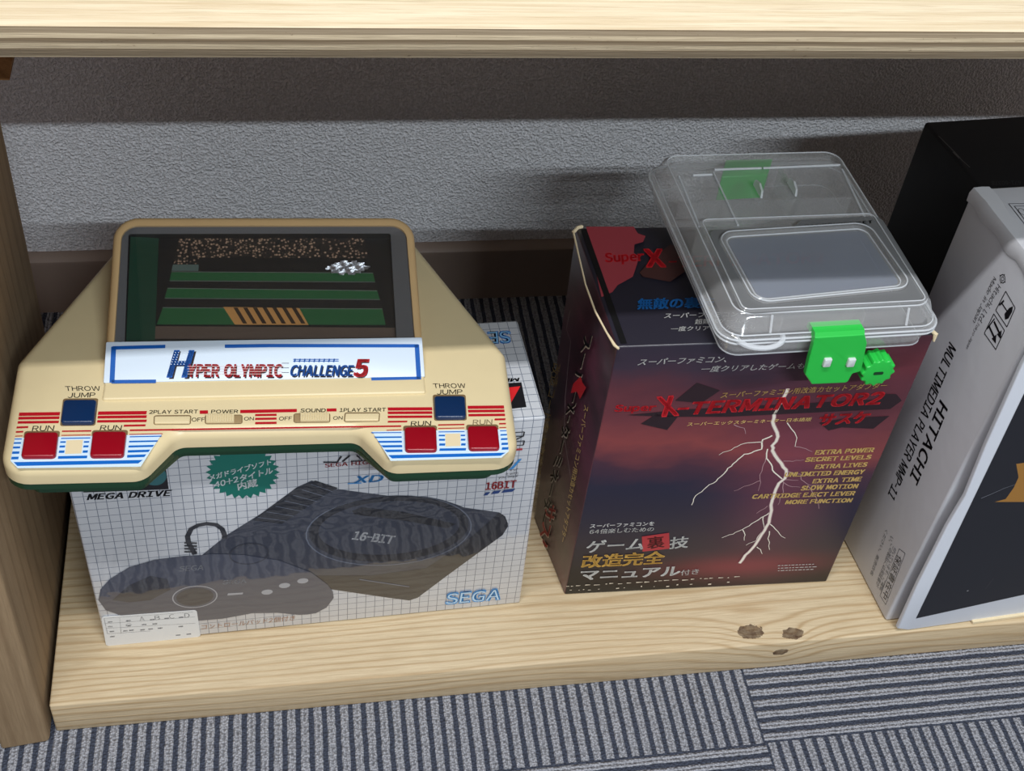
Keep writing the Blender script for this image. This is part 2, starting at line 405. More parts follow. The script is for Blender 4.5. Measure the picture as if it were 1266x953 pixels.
def storm_art():
    """printed thunderstorm sky on the game accessory box, from the top of its front (v=1) to the town at its foot (v=0)"""
    t = NT('storm_print'); co = t.coord('UV'); U = t.xyz(co)
    w = t.math('MULTIPLY', t.math('SUBTRACT', t.noise(t.mapping(co, (2.2, 5, 1)), 1, 4, .6), .5), .22)
    v = t.math('ADD', t.math('ADD', U[1], w), t.math('MULTIPLY', t.math('SUBTRACT', U[0], .5), .10))
    c = t.ramp(v, [(.0, srgb(20, 18, 20)), (.08, srgb(30, 27, 31)), (.18, srgb(42, 36, 48)), (.30, srgb(38, 36, 54)), (.44, srgb(38, 38, 58)), (.53, srgb(70, 44, 58)), (.62, srgb(128, 62, 62)),
                   (.70, srgb(104, 52, 58)), (.80, srgb(84, 44, 52)), (.90, srgb(52, 41, 54)), (1.0, srgb(36, 35, 47))])
    def glow(cu, cv, ru, rv, amt):
        a = t.math('POWER', t.math('DIVIDE', t.math('SUBTRACT', U[0], cu), ru), 2.0); b = t.math('POWER', t.math('DIVIDE', t.math('SUBTRACT', U[1], cv), rv), 2.0)
        return t.math('MULTIPLY', t.math('POWER', 2.718, t.math('MULTIPLY', t.math('ADD', a, b), -1.0)), amt)
    c = t.mix(glow(.66, .10, .28, .05, .8), c, srgb(140, 50, 60)); c = t.mix(glow(.70, .45, .17, .36, .6), c, srgb(116, 58, 76)); c = t.mix(glow(.95, .92, .3, .12, .6), c, srgb(112, 44, 50))
    t.bsdf(Base_Color=c, Roughness=.4, Specular_IOR_Level=.35); return t.m

def side_art():
    t = NT('storm_side_print'); co = t.coord('UV')
    n = t.noise(t.mapping(co, (2, 3, 1)), 1, 4, .6)
    t.bsdf(Base_Color=t.ramp(n, [(.3, srgb(40, 22, 30)), (.5, srgb(76, 38, 52)), (.7, srgb(104, 50, 70))]), Roughness=.3, Specular_IOR_Level=.5); return t.m

def clear_plastic(name, tint, haze, rough=.07, haze_col=(.75, .78, .8, 1)):
    t = NT(name)
    tr = t.n('ShaderNodeBsdfTransparent'); tr.inputs[0].default_value = tint
    df = t.n('ShaderNodeBsdfDiffuse'); df.inputs[0].default_value = haze_col
    gl = t.n('ShaderNodeBsdfGlossy'); gl.inputs['Roughness'].default_value = rough; gl.inputs[0].default_value = (1, 1, 1, 1)
    ge = t.n('ShaderNodeNewGeometry'); dt = t.n('ShaderNodeVectorMath', operation='DOT_PRODUCT')      # same gloss seen from either side of the thin wall
    t.t.links.new(ge.outputs['Incoming'], dt.inputs[0]); t.t.links.new(ge.outputs['Normal'], dt.inputs[1])
    fr = t.math('ADD', .04, t.math('MULTIPLY', t.math('POWER', t.math('SUBTRACT', 1.0, t.math('ABSOLUTE', dt.outputs['Value'])), 5.0), .96))
    m1 = t.n('ShaderNodeMixShader'); m1.inputs[0].default_value = haze; t.t.links.new(tr.outputs[0], m1.inputs[1]); t.t.links.new(df.outputs[0], m1.inputs[2])
    m2 = t.n('ShaderNodeMixShader'); t.t.links.new(fr, m2.inputs[0]); t.t.links.new(m1.outputs[0], m2.inputs[1]); t.t.links.new(gl.outputs[0], m2.inputs[2])
    t.t.links.new(m2.outputs[0], t.out.inputs[0]); return t.m

def speckle_crowd():
    t = NT('crowd_print'); v = t.n('ShaderNodeTexVoronoi'); t.set(v.inputs['Vector'], t.coord()); v.inputs['Scale'].default_value = 420
    c = t.ramp(v.outputs['Distance'], [(.15, srgb(206, 168, 138)), (.5, srgb(24, 20, 18))]); c2 = t.mix(t.math('GREATER_THAN', t.xyz(v.outputs['Color'])[0], .8), c, srgb(40, 30, 26))
    t.bsdf(Base_Color=c2, Roughness=.5); return t.m

M_cream = plain('cream_plastic', (216, 198, 156), .38, .5, noise=.03)
M_tan = plain('yellowed_plastic', (196, 164, 118), .35, .5, noise=.05)
M_green = plain('dark_green_plastic', (22, 58, 36), .25, .5)
M_red = plain('red_button_plastic', (140, 5, 24), .28, .5)
M_blue = plain('navy_button_plastic', (11, 40, 78), .28, .5)
M_grid = grid_card()
M_storm = storm_art(); M_side = side_art()
M_black_card = plain('black_card', (16, 16, 18), .5, .35)
M_navy_print = plain('dark_printed_card', (38, 36, 46), .28, .5)
M_white_card = plain('white_carton', (196, 197, 202), .45, .35, noise=.015, bump=(14, .0012))
M_white_edge = plain('white_lid_card', (208, 212, 220), .42, .4)
M_raw_card = plain('bare_card_edge', (222, 204, 168), .8, .2, noise=.1)
M_clear = clear_plastic('clear_case_plastic', (.95, .95, .95, 1), .12, .06, (.92, .92, .92, 1))
M_edge = clear_plastic('pale_highlight_plastic', (.92, .93, .94, 1), .42, .06, (.9, .93, .96, 1))  # paler haze stands in for light caught along clear edges
M_pane = clear_plastic('clear_window_plastic', (.95, .95, .95, 1), .008, .03)
M_lime = plain('bright_green_plastic', (38, 186, 68), .3, .5)
M_dark = plain('dark_void_plastic', (16, 16, 18), .4)
M_carton = plain('brown_carton', (150, 118, 84), .8, .2)

# ------------------------------------------------------------------ setting
YB, YW, ZF, TB = .6281, 1.195, -.0404, .0404
ZP, TP = .6113, .0184
def struct(o): o['kind'] = 'structure'; return o
fl = MB(); fl.box(box_corners(-2.2, 3.0, -3.2, YW + .02, ZF - .02, ZF)); struct(fl.build('floor', carpet()))
wl = MB(); wl.box(box_corners(-2.2, 3.0, YW, YW + .05, ZF - .02, 2.6)); struct(wl.build('wall_back', wallpaper()))
# baseboard with a moulded top lip
prof = [(YW, ZF), (YW - .011, ZF), (YW - .011, .026), (YW - .0125, .030), (YW - .0125, .0345), (YW - .009, .0385), (YW - .004, .0408), (YW, .0408)]
bb = MB(); bb.loft([[(x, a, b) for a, b in prof] for x in (-2.2, 3.0)]); struct(bb.build('baseboard_back', plain('dark_vinyl_baseboard', (138, 120, 108), .5, .4, noise=.06)))

# ------------------------------------------------------------------ the shelf unit
shelf = thing('shelf_unit', (-.20, YB, ZF), 'home-built wooden shelf with plywood top, side upright and thick plank on the carpet', 'shelf')
k1 = onz(928, 781, 0); k2 = onz(980, 783, 0); k3 = ony(965, 806, YB)
M_plank = wood('planed_softwood', (204, 184, 150), (178, 151, 113), (146, 120, 86), 120, 1, .5, [(k1[0], k1[1], 0, .0130), (k2[0], k2[1], -.002, .0110), (k3[0], k3[1], k3[2], .0075)], 'x', .35, .06)
hexa('bottom_board', box_corners(-.2003, 1.25, YB, .935, ZF, 0.0), M_plank, shelf, .0018)
hexa('top_board', box_corners(-.9, 1.6, YB, YW - .004, ZP, ZP + TP), plywood(), shelf, .0006, 1)
M_up = wood('rough_upright_wood', (158, 134, 104), (142, 118, 90), (112, 92, 68), 46, 4, .75, (), 'z', .2, .03)
up = {(1, 0): (-.2045, .6185), (1, 1): (-.2062, .926), (0, 0): (-.2440, .6145), (0, 1): (-.2460, .926)}
hexa('side_upright', {(i, j, k): np.array([*up[(i, j)], (ZF, ZP)[k]]) for i in (0, 1) for j in (0, 1) for k in (0, 1)}, M_up, shelf, .0035, 3)
a0 = ony(15, 73, .74); a1 = ony(12, 99, .74); a2 = ony(4, 140, .80)
cl = MB(); pr = [(a0[0] - .05, ZP), (a0[0] + .012, ZP), (a0[0], a0[2]), (a1[0], a1[2]), (a1[0] - .05, a1[2])]
cl.loft([[(x, y, z) for x, z in pr] for y in (.74, .80, .86, .92)])
cl.build('support_batten', wood('bark_edged_batten', (128, 92, 56), (104, 72, 40), (70, 46, 24), 60, 7, .85, (), 'y', .2), shelf, 30)

# ------------------------------------------------------------------ gridded console box
def frame_box(px, H, yaw, W, D, name):
    """8 corners: bottom and top front corners traced on the shelf and box-top planes"""
    c = {}
    c[(0, 0, 0)] = onz(*px[0], 0.0005); c[(1, 0, 0)] = onz(*px[1], 0.0005); c[(0, 0, 1)] = onz(*px[2], H); c[(1, 0, 1)] = onz(*px[3], H)
    return c
MH = .2507
mc = {}
mp = np.array([-.1604, .6850]); myaw = math.radians(1.61); MU = np.array([math.cos(myaw), math.sin(myaw), 0]); MV = np.array([-math.sin(myaw), math.cos(myaw), 0])
FM = Face([mp[0], mp[1], 0], MU, (0, 0, 1))                     # front
def on_face(F, px):
    u, v = F.uv(*px); return u, v
(u0, v0), (u1, v1), (u3, v3) = FM.uv(131, 798), FM.uv(643, 746), FM.uv(675, 515)
u2 = u0 - .0035
mc = {(0,0,0): FM.at(u0, 0.0004), (1,0,0): FM.at(u1, 0.0004), (0,0,1): FM.at(u2, MH), (1,0,1): FM.at(u3, MH)}
for (i, k) in ((0, 0), (1, 0), (0, 1), (1, 1)): mc[(i, 1, k)] = mc[(i, 0, k)] + MV * .1183
boxm = thing('game_console_box', (0.03, .74, 0), 'white gridded console box with a printed black machine, under the cream tabletop game', 'box')
def m_uv(p, n):
    d = p - FM.O
    if abs(n @ np.array(FM.N)) > .7: return (d @ FM.U, d[2])
    if abs(n[2]) > .7: return (d @ FM.U, d @ MV)
    return (d @ MV, d[2])
hexa('carton', mc, M_grid, boxm, .0022, 3, None, m_uv)
P = Print(FM)
c3 = crop(0, 450, 3.812); c5 = crop(60, 560, 3.812); c6 = crop(380, 560, 3.8125); c4 = crop(330, 450, 3.517); cR = crop(480, 500, 6.806); c17 = crop(170, 480, 7.033)
K = ink(26, 26, 30); TEAL = ink(18, 104, 92); WHITE = ink(232, 234, 236); NAVY = ink(36, 62, 116); SKY = ink(58, 134, 196); REDI = ink(168, 52, 56)
P.poly([(98, 566), (203, 562), (208.6, 604.5), (103, 608.6)], K)
P.text('MEGA DRIVE', *c3((408, 641), (800, 621), (418, 611)), K, .05)
st = []
for i in range(56):
    a = 2 * math.pi * i / 56; r = 1.0 if i % 2 == 0 else .86
    st.append((300 + 46 * r * math.cos(a), 583.5 + 33 * r * math.sin(a)))
P.poly(st, TEAL)
P.lay()
P.ring((191, 588), .009, .011, ink(50, 100, 104))
P.text('メガドライブソフト', (259, 594), (335.5, 573.8), (258.2, 586.8), WHITE, .03)
P.text('40+2タイトル', (265.5, 603), (337.5, 584.6), (264.8, 595), WHITE, .03)
P.text('内蔵', (294.5, 606), (319, 600.5), (292.8, 596.5), WHITE, .03)
# printed console
BODY = glossy_ink(50, 54, 66); BODY2 = glossy_ink(30, 32, 39); BODY3 = glossy_ink(92, 98, 112); LINE = glossy_ink(24, 25, 30); GREY = glossy_ink(150, 152, 158)
outl = c6((20, 128), (115, 165), (440, 208), (500, 203), (560, 204), (640, 220), (700, 240), (740, 256), (905, 279), (932, 297), (945, 330), (942, 350), (920, 385), (790, 480), (640, 590), (520, 680), (480, 693), (380, 680), (120, 642)) + c5((1200, 640), (900, 560), (725, 478), (840, 385), (1000, 285), (1170, 160), (1215, 140))
P.poly(outl, BODY); P.lay()
P.poly(c6((920, 385), (945, 345), (945, 330), (932, 297), (905, 279), (800, 370), (700, 450), (560, 540), (300, 575), (0, 575), (-220, 545), (-100, 610), (120, 642), (380, 680), (480, 693), (520, 680), (640, 590), (790, 480)), BODY2)
P.poly(c5((965, 312), (1100, 332), (1310, 190), (1365, 163), (1258, 128), (1170, 162)), BODY2)
P.lay()
for i in range(15):
    f = i / 14; a = (1258 + (965 - 1258) * f, 132 + (314 - 132) * f); b = (1355 + (1100 - 1355) * f, 168 + (330 - 168) * f)
    P.stroke(c5(a, b), .0006, BODY3 if i % 2 else LINE)
cu = FM.uv(482, 656)
P.ring((482, 656.5), .0715, .0465, BODY3, .0012, -.10); P.ring((482, 654), .0685, .0435, BODY2, None, -.10); P.lay()
P.ring((482, 652.5), .0615, .0365, LINE, .0010, -.08); P.ring((482, 652.5), .0605, .0355, BODY, None, -.08); P.lay()
P.poly(c6((210, 270), (255, 253), (450, 275), (700, 332), (660, 352), (430, 312), (222, 288)), LINE)
P.text('16-BIT', *c6((208, 405), (398, 427), (226, 365)), glossy_ink(186, 188, 192), .045)
P.stroke(c6((245, 593), (480, 628)), .0012, BODY3)
# printed pad and its cable
P.lay()
PAD = glossy_ink(66, 70, 84); PAD2 = glossy_ink(44, 47, 57)
P.stroke(c5((690, 475), (660, 420), (655, 390), (672, 355), (705, 338), (745, 330), (790, 335), (818, 355), (830, 385), (828, 400)), .0042, BODY2)
P.lay()
for y in (420, 434, 448, 462): P.stroke(c5((640, y), (700, y + 2)), .0018, LINE)
pad = c5((235, 690), (245, 640), (290, 590), (380, 535), (500, 500), (640, 482), (720, 478)) + [(262, 684), (300, 685), (345, 692), (385, 707), (405, 722)] + c6((120, 650), (124, 680), (90, 725), (40, 752), (0, 758)) + c5((1180, 760), (1080, 750), (960, 752), (820, 778), (700, 788), (500, 768), (340, 762), (270, 738))
P.poly(pad, PAD); P.lay()
P.poly(c5((300, 690), (380, 620), (480, 575), (560, 590), (575, 640), (480, 690), (380, 700)), PAD2)
P.ring((241, 737), .0190, .0155, GREY, .0010); P.ring((241, 737), .0155, .0125, PAD2); P.ring((308, 684), .0165, .0140, PAD2, .0012)
P.text('SEGA', *c5((615, 555), (730, 548), (618, 530)), GREY, .02); P.text('SEGA', *c5((820, 616), (932, 610), (823, 596)), GREY, .02)
P.poly(c5((842, 668), (915, 662), (917, 654), (846, 658)), GREY)
for q in ((1030, 652), (1112, 621), (1198, 599)): P.ring(c5(q)[0], .0048, .0036, GREY)
P.text('コントロールパッド2個付き', *c5((720, 830), (1160, 785), (722, 806)), ink(150, 112, 92), .0)
P.text('SEGA', *c6((646, 714), (908, 690), (655, 656)), SKY, .07); P.lay(); P.text('SEGA', *c6((650, 710), (903, 688), (659, 661)), ink(176, 204, 224), .0)
P.text('16BIT', *c6((838, 172), (982, 160), (842, 136)), REDI, .04)
for q in (((798, 760), (832, 758), (858, 731), (824, 733)), ((862, 750), (925, 742), (950, 716), (885, 724)), ((948, 738), (1042, 728), (1070, 703), (972, 714))): P.poly(cR(*q), NAVY)
P.text('XD', *c6((215, 140), (350, 132), (232, 106)), SKY, .03); P.stroke(c6((190, 141), (255, 138)), .0012, SKY)
P.text('SEGA HIGH', *c6((82, 65), (312, 48), (82, 47)), REDI, .02)
for q in (((75, 40), (140, 40), (160, 12)), ((165, 38), (200, 8)), ((205, 36), (260, 33), (232, 8)), ((265, 33), (310, 31)), ((285, 22), (310, 20))): P.stroke(c6(*q), .0016, K)
for y in (225, 300): P.stroke(cR((1010, y + 10), (1145, y)), .001, K); P.stroke(cR((1010, y + 42), (1135, y + 36)), .001, K); P.stroke(cR((1145, y), (1135, y + 36)), .001, K)
P.stroke(cR((1140, 258), (1060, 296)), .0012, K); P.stroke(cR((1030, 378), (1128, 370)), .0024, REDI)
P.poly(cR((1010, 545), (1040, 520), (1098, 455), (1124, 450), (1050, 535)), SKY)
P.text('e of', *cR((1025, 556), (1090, 548), (1027, 536)), K); P.text('e with', *cR((990, 590), (1090, 580), (992, 566)), K); P.text('you Sega!', *cR((925, 624), (1088, 608), (928, 600)), K)
P.build('front_print', boxm)
P = Print(FM, .0009)
lab = round_poly([FM.uv(*q) for q in c5((248, 770), (698, 736), (717, 861), (272, 906))], .003)
sk = MB(); sk.slab(FM, lab, .0002, .0009); sk.build('sticker', plain('paper_sticker', (212, 212, 210), .35), boxm)
LG = ink(112, 112, 116)
for q in (((262, 775), (680, 745)), ((262, 800), (690, 768)), ((270, 822), (692, 798)), ((278, 848), (480, 834))): P.stroke(c5(*q), .0004, LG)
for q in (((335, 770), (342, 845)), ((262, 775), (278, 848))): P.stroke(c5(*q), .0004, LG)
for ch, x, y in (('A', 430, 788), ('B', 502, 783), ('C', 570, 777), ('D', 642, 772)): P.text(ch, *c5((x, y), (x + 24, y - 2), (x - 3, y - 20)), LG)
for x, y in ((280, 793), (365, 787), (478, 782), (546, 776), (614, 771), (365, 810), (440, 805), (490, 802), (352, 835), (380, 832), (432, 830), (470, 826), (515, 822), (612, 814), (280, 815), (288, 838), (290, 862), (600, 855), (650, 850)):
    P.stroke(c5((x, y), (x + 22, y - 2)), .0018, ink(150, 150, 154))
P.ring(c5((378, 806))[0], .0024, .0024, LG, .0004)
P.build('sticker_print', boxm)
FMT = Face(mc[(0, 0, 1)], MU, MV)
P = Print(FMT)
c7 = crop(560, 380, 3.664)
P.text('SEGA', (631.5, 408.5), (567.5, 411.5), (632.8, 424.5), ink(30, 96, 168), .08); P.lay(); P.text('SEGA', (631, 409.4), (567.5, 412.4), (632.2, 423.6), ink(120, 168, 208), .0)
P.build('top_logo', boxm); P = Print(FMT)
P.text('MEGA DRIVE', (642.5, 467), (545, 472), (641, 471.5), K, .04)
P.poly([(560, 478)] + c7((310, 340), (333, 452), (262, 460)) + [(565, 511)], K); P.lay(); P.poly(c7((170, 372), (305, 358), (262, 435), (180, 440)), ink(214, 40, 44))
P.build('top_print', boxm)

# ------------------------------------------------------------------ cream tabletop game
DY = math.radians(-2.0); DU = np.array([math.cos(DY), math.sin(DY), 0]); DV = np.array([-math.sin(DY), math.cos(DY), 0])
DZ = MH + .0006; DO = np.array([-.0088, .6345, DZ]); HP = .0300                      # panel height over the box top
FD = Face(DO, DU, DV)
half = [(0.088, 0.0), (.1855, .001), (.1885, .113), (.120, .272)]
cnt = [(-.0660, .0325), (.0660, .0325)] + half + [(-u, v) for u, v in half[::-1]]
rad = [.012, .012, .015, .020, .010, .01, .01, .010, .020, .015]
outline = round_poly(cnt, rad, 7)
game = thing('tabletop_electronic_game', DO + DV * .12, 'cream tabletop electronic game with red and blue buttons, lying on the white gridded box', 'electronic game')
g = MB(); lowt = round_poly([(-.0645, .0365), (.0645, .0365), (.0905, .0040), (.1690, .0045), (.1740, .105), (.110, .255), (-.110, .255), (-.1740, .105), (-.1690, .0045), (-.0905, .0040)], [.008, .008, .008, .010, .02, .01, .01, .02, .010, .008], 6)
g.slab(FD, lowt, 0, .0074, .0008); g.slab(FD, inset(outline, .0006), .0070, .0138, .0006); 
g.build('lower_shell', M_green, game)
g = MB(); g.slab(FD, inset(outline, .0010), .0066, .0071, .0001); g.build('shell_lip', plain('pale_moulding_lip', (96, 112, 98), .35), game)
g = MB(); g.slab(FD, outline, .0134, HP, .0085, nb=5); g.build('upper_shell', M_cream, game)
FP = Face(FD.at(0, 0, HP), DU, DV)                                                   # the control panel plane
# raised strip under the name plate
c170 = c17
g = MB(); g.slab(FP, round_poly([(-.121, .0665), (.120, .0665), (.120, .095), (-.121, .095)], .002), -.001, .0022, .0016); g.build('panel_step', M_cream, game)
# hood: tilted frame
TAU = math.radians(22)
HB = FP.at(-.0005, .0835, .0018); HT = DV * math.cos(TAU) + np.array([0, 0, math.sin(TAU)])
FH = Face(HB, DU, HT)
t_lab = FH.uv(330, 420.5)[1]; t_top = FH.uv(320, 267)[1]
hw0, hw1 = .1215, .1195
ho = round_poly([(-hw0, 0), (hw0, 0), (hw1, t_top), (-hw1, t_top)], [.001, .001, .020, .020], 8)
ho = ho if area2(ho) > 0 else ho[::-1]
def drop(p, z): q = FH.at(*p); return np.array([q[0], q[1], z])
zb = DZ + HP - .002
hi = round_poly([(-hw0 + .0065, t_lab - .0005), (hw0 - .0065, t_lab - .0005), (hw1 - .0065, t_top - .0085), (-hw1 + .0065, t_top - .0085)], [.001, .001, .013, .013], 8)
hi = hi if area2(hi) > 0 else hi[::-1]
g = MB()
rings = [[drop(p, zb) for p in inset(ho, -.001)]]
for k in range(5):
    th = math.pi / 2 * k / 4; rings.append([FH.at(*p, -.0045 + .0045 * math.sin(th)) for p in inset(ho, .0045 * (1 - math.cos(th)))])
rings.append([FH.at(*p, -.0005) for p in hi]); rings.append([FH.at(*p, -.004) for p in inset(hi, .0008)])
g.loft(rings, True, False); g.build('screen_hood', M_tan, game)
ci = round_poly([(-.1080, t_lab + .001), (.1010, t_lab + .001), (.1005, t_top - .0125), (-.1085, t_top - .0125)], .002, 8)
ci = ci if area2(ci) > 0 else ci[::-1]
g = MB(); g.loft([[FH.at(*p, -.0022) for p in inset(hi, .0004)], [FH.at(*p, -.0072) for p in ci]], False, False); g.build('window_surround', plain('grey_window_surround', (104, 104, 106), .3, .5), game, 20)
fl_ = [(-.108, t_lab - .002), (.102, t_lab - .002), (.102, t_top - .0125), (-.1085, t_top - .0125)]
d0, d1 = .0115, .0150
FC = Face(FH.at(0, 0, -d0 + (d1 - d0) * t_lab / (t_top - t_lab)), DU, FH.at(0, t_top, -d1) - FH.at(0, t_lab, -d0))
g = MB(); g.loft([[FH.at(*p, -.007) for p in ci], [FH.at(*p, -.0105) for p in ci]], False, False)
g.loft([[FH.at(*p, -.0105) for p in fl_], [FC.at(*p) for p in fl_]], False, True); o = g.build('screen_cavity', [M_dark], game)
P = Print(FC, .0004)
cS = crop(190, 270, 3.836)
LG_ = ink(34, 96, 54); DKL = ink(26, 25, 27); CR = speckle_crowd(); TANB = ink(206, 148, 84)
P.poly(cS((125, 82), (1000, 92), (1015, 185), (1018, 190), (215, 186), (214, 218), (95, 218)), CR); P.poly(cS((92, 220), (214, 220), (212, 250), (84, 250)), ink(92, 110, 104))
P.poly(cS((84, 256), (1040, 262), (1050, 300), (76, 295)), LG_); P.poly(cS((66, 333), (1060, 345), (1072, 384), (52, 378)), LG_); P.poly(cS((44, 425), (1084, 431), (1100, 506), (15, 504)), LG_)
P.poly(cS((76, 297), (1050, 302), (1060, 343), (66, 331)), DKL); P.poly(cS((52, 380), (1072, 386), (1084, 429), (44, 423)), DKL)
P.lay()
for a, b in (((84, 254), (1040, 260)), ((76, 297), (1050, 303)), ((66, 332), (1060, 344)), ((52, 380), (1072, 386)), ((44, 424), (1084, 430))): P.stroke(cS(a, b), .0005, ink(120, 128, 120))
P.poly(cS((330, 421), (690, 426), (735, 506), (385, 505)), TANB); P.lay()
for i in range(7): x = 378 + i * 46; P.poly(cS((x, 424), (x + 20, 424), (x + 66, 500), (x + 46, 500)), ink(58, 42, 30))
P.poly(cS((10, 512), (1190, 520), (1195, 575), (0, 572)), ink(96, 80, 70))  # brown strip: front ledge with its reflection put into the colour
P.build('play_field', game)
for nm, x0, x1, m in (('side_mirror_left', -.1075, -.086, ink(12, 62, 44)),):
    w = MB(); w.loft([[FH.at(x0, t_lab, -.0105), FH.at(x0, t_top - .013, -.0105)], [FC.at(x1, t_lab, .0008), FC.at(x1, t_top - .012, .0008)]], False, False, closed=False); w.build('inner_side_wall', m, game)
fo = FC.uv(430, 338); FF = Face(FC.at(fo[0] - .018, fo[1] - .002, .0012), DU, DV * math.cos(math.radians(52)) + np.array([0, 0, math.sin(math.radians(52))]))  # foil reflector added inside the screen, tilted to throw back a tube's glare
fv, ff = [], []
for j in range(9):
    for i in range(25): fv.append(FF.at(.036 * i / 24, .0115 * j / 8, .0004 * math.sin(i * .9 + j * .7) + .00035 * math.sin(i * .5 - j * 1.3)))
for j in range(8):
    for i in range(24):
        if ((i - 11.5) / 12) ** 2 + ((j - 3.5) / 4.2) ** 2 < 1 - .35 * abs(math.sin(i * 2.7 + j)): ff.append((j * 25 + i, j * 25 + i + 1, j * 25 + i + 26, j * 25 + i + 25))
tf = NT('added_glare_foil'); tf.bsdf(Base_Color=srgb(150, 152, 156), Metallic=.9, Roughness=.25, Normal=tf.bump(tf.noise(tf.coord(), 500, 4), .0004))
new_obj('added_glare_foil', fv, ff, tf.m, game, None, 180)
g = MB(); g.slab(FH, inset(hi, .0003), -.0016, -.0004); g.build('window_pane', M_pane, game)
# name plate on the front of the hood
lp = [FH.uv(*q) for q in ((133, 423), (520, 418), (526, 468), (132, 482))]
g = MB(); g.slab(FH, round_poly([(-hw0 + .0005, .0002), (hw0 - .0005, .0002), (hw0 - .001, t_lab), (-hw0 + .001, t_lab)], .001), -.001, .0012, .0004); g.build('name_plate', plain('white_plate', (198, 211, 224), .3), game)
P = Print(FH, .0014)
BLU = ink(16, 84, 164); REDP = ink(176, 24, 34); SHD = ink(70, 62, 62); DOTW = ink(222, 234, 246)
cA = crop(0, 250, 3.812); cB = crop(330, 250, 3.812)
P.stroke(cA((780, 683), (532, 690)), .0029, BLU); P.stroke(cA((537, 684), (529, 853)), .0036, BLU); P.stroke(cA((527, 849), (736, 847)), .0029, BLU)
P.stroke(cA((1060, 682), (1268, 679)) + cB((712, 680)), .0029, BLU); P.stroke(cB((706, 674), (716, 838)), .0036, BLU); P.stroke(cB((722, 833), (492, 837)), .0029, BLU)
P.text('H', *cA((797, 836), (893, 836), (831, 706)), SHD, .03); P.text('YPER OLYMPIC', cA((888, 834))[0], cB((76, 834))[0], cA((893, 771))[0], SHD, .03)
P.text('CHALLENGE', *cB((111, 830), (408, 830), (122, 776)), SHD, .03); P.text('5', *cB((413, 832), (472, 832), (428, 748)), SHD, .05); P.lay()
P.text('H', *cA((785, 830), (882, 830), (822, 700)), BLU, .05); P.text('YPER OLYMPIC', cA((882, 828))[0], cB((70, 828))[0], cA((888, 765))[0], REDP, .045)
P.text('CHALLENGE', *cB((105, 823), (402, 823), (117, 770)), BLU, .05); P.text('5', *cB((404, 827), (472, 827), (420, 742)), REDP, .06); P.lay()
for r in range(6):
    for k in range(5):
        x = 822 + k * 15 - r * 4.0; y = 712 + r * 11
        if (x - 785) > 0 and not (k == 2 and r < 3): P.ring(cA((x + 6, y))[0], .0004, .0004, DOTW, n=6)
for y in (777, 789, 801, 813): P.stroke([cA((884, y))[0], cB((72 if y > 785 else 80, y))[0]], .00035, ink(226, 196, 190))
for y in (752, 744): P.stroke(cB((124, y), (338, y)), .0007, BLU)
for i in range(9): x = 130 + i * 23; P.stroke(cB((x, 757), (x + 4, 741)), .0010, BLU)
for i in range(3): P.stroke(cB((70, 762 + 22 * i), (104, 762 + 22 * i)), .0004, SHD)
P.build('name_plate_print', game)
# printed stripes and words on the panel
P = Print(FP)
RD = ink(178, 20, 34); BL_ = ink(18, 100, 188); PALE = ink(206, 226, 240); TXT = ink(24, 22, 24)
cL = crop(0, 480, 5.956)
def bar(c, x0, x1, y0, y1, h, m, sl=0.0, skew=None):
    """a stripe from (x0,y0) to (x1,y1) in a magnified view, h tall"""
    k = h / 2; s0 = -.18 * h if skew is None else skew * h; P.poly(c((x0 - s0 * .5, y0 - k), (x1 - s0 * .5, y1 - k), (x1 + s0 * .5, y1 + k), (x0 + s0 * .5, y0 + k)), m)
P.poly([(18.5, 541.5), (200, 537), (174, 577), (22, 579), (13, 570)], PALE); P.poly([(460, 533.5), (626, 530.8), (629, 558), (620, 566), (483, 570)], PALE); P.lay()
for y, h in ((193, 25), (222, 20), (253, 18)): bar(cL, 140 - (y - 193) * .15, 442 - (y - 193) * .15, y, y - 4, h, RD); bar(cL, 722 - (y - 193) * .1, 1080, y - 8, y - 12, h, RD)
bar(cL, 123, 208, 290, 287, 14, RD); bar(cL, 117, 172, 323, 321, 12, RD); bar(cL, 912, 1072, 277, 274, 14, RD); bar(cL, 457, 672, 318, 315, 10, RD)
bar(cL, 112, 166, 354, 352, 6, RD); bar(cL, 452, 668, 348, 345, 6, RD); P.stroke([(160, 537.3), (201, 536.4)], .0008, RD); P.stroke([(160.5, 532.2), (262, 530.6), (380, 528.7), (496, 527)], .0016, RD)
bw = [(376, 8), (405, 12), (438, 15), (476, 18), (516, 20)]
for i, (y, h) in enumerate(bw):
    bar(cL, 108 - i * 6, 161 - i * 6, y, y - 1, h, BL_)
    if i in (0, 4): bar(cL, 450 - i * 5.5, 666 - i * 6, y - 5, y - 9, h, BL_)
    else: bar(cL, 449 - i * 5, 490 - i * 5, y - 7, y - 8, h, BL_); bar(cL, 622 - i * 4, 662 - i * 5, y - 8, y - 9, h, BL_)
    P.poly(c3(*[(612 - i * 3, 344 + i * 23 - h * .32), (762 - i * 19 + h * .2, 341 + i * 23 - h * .32), (762 - i * 19 - h * .3, 341 + i * 23 + h * .32), (611 - i * 3, 344 + i * 23 + h * .32)]), BL_)
P.poly(cL((100, 545), (1052, 529), (1018, 555), (128, 574)), BL_)
P.poly(cL((490, 385), (612, 380), (600, 482), (478, 486)), ink(224, 206, 168))
for y, h in ((38, 26), (70, 22), (104, 20)): bar(cR, -4, 370, y + 2, y, h, RD, skew=.1); bar(cR, 668 + (y - 38) * .1, 974 + (y - 38) * .12, y - 12, y - 15, h, RD, skew=.1)
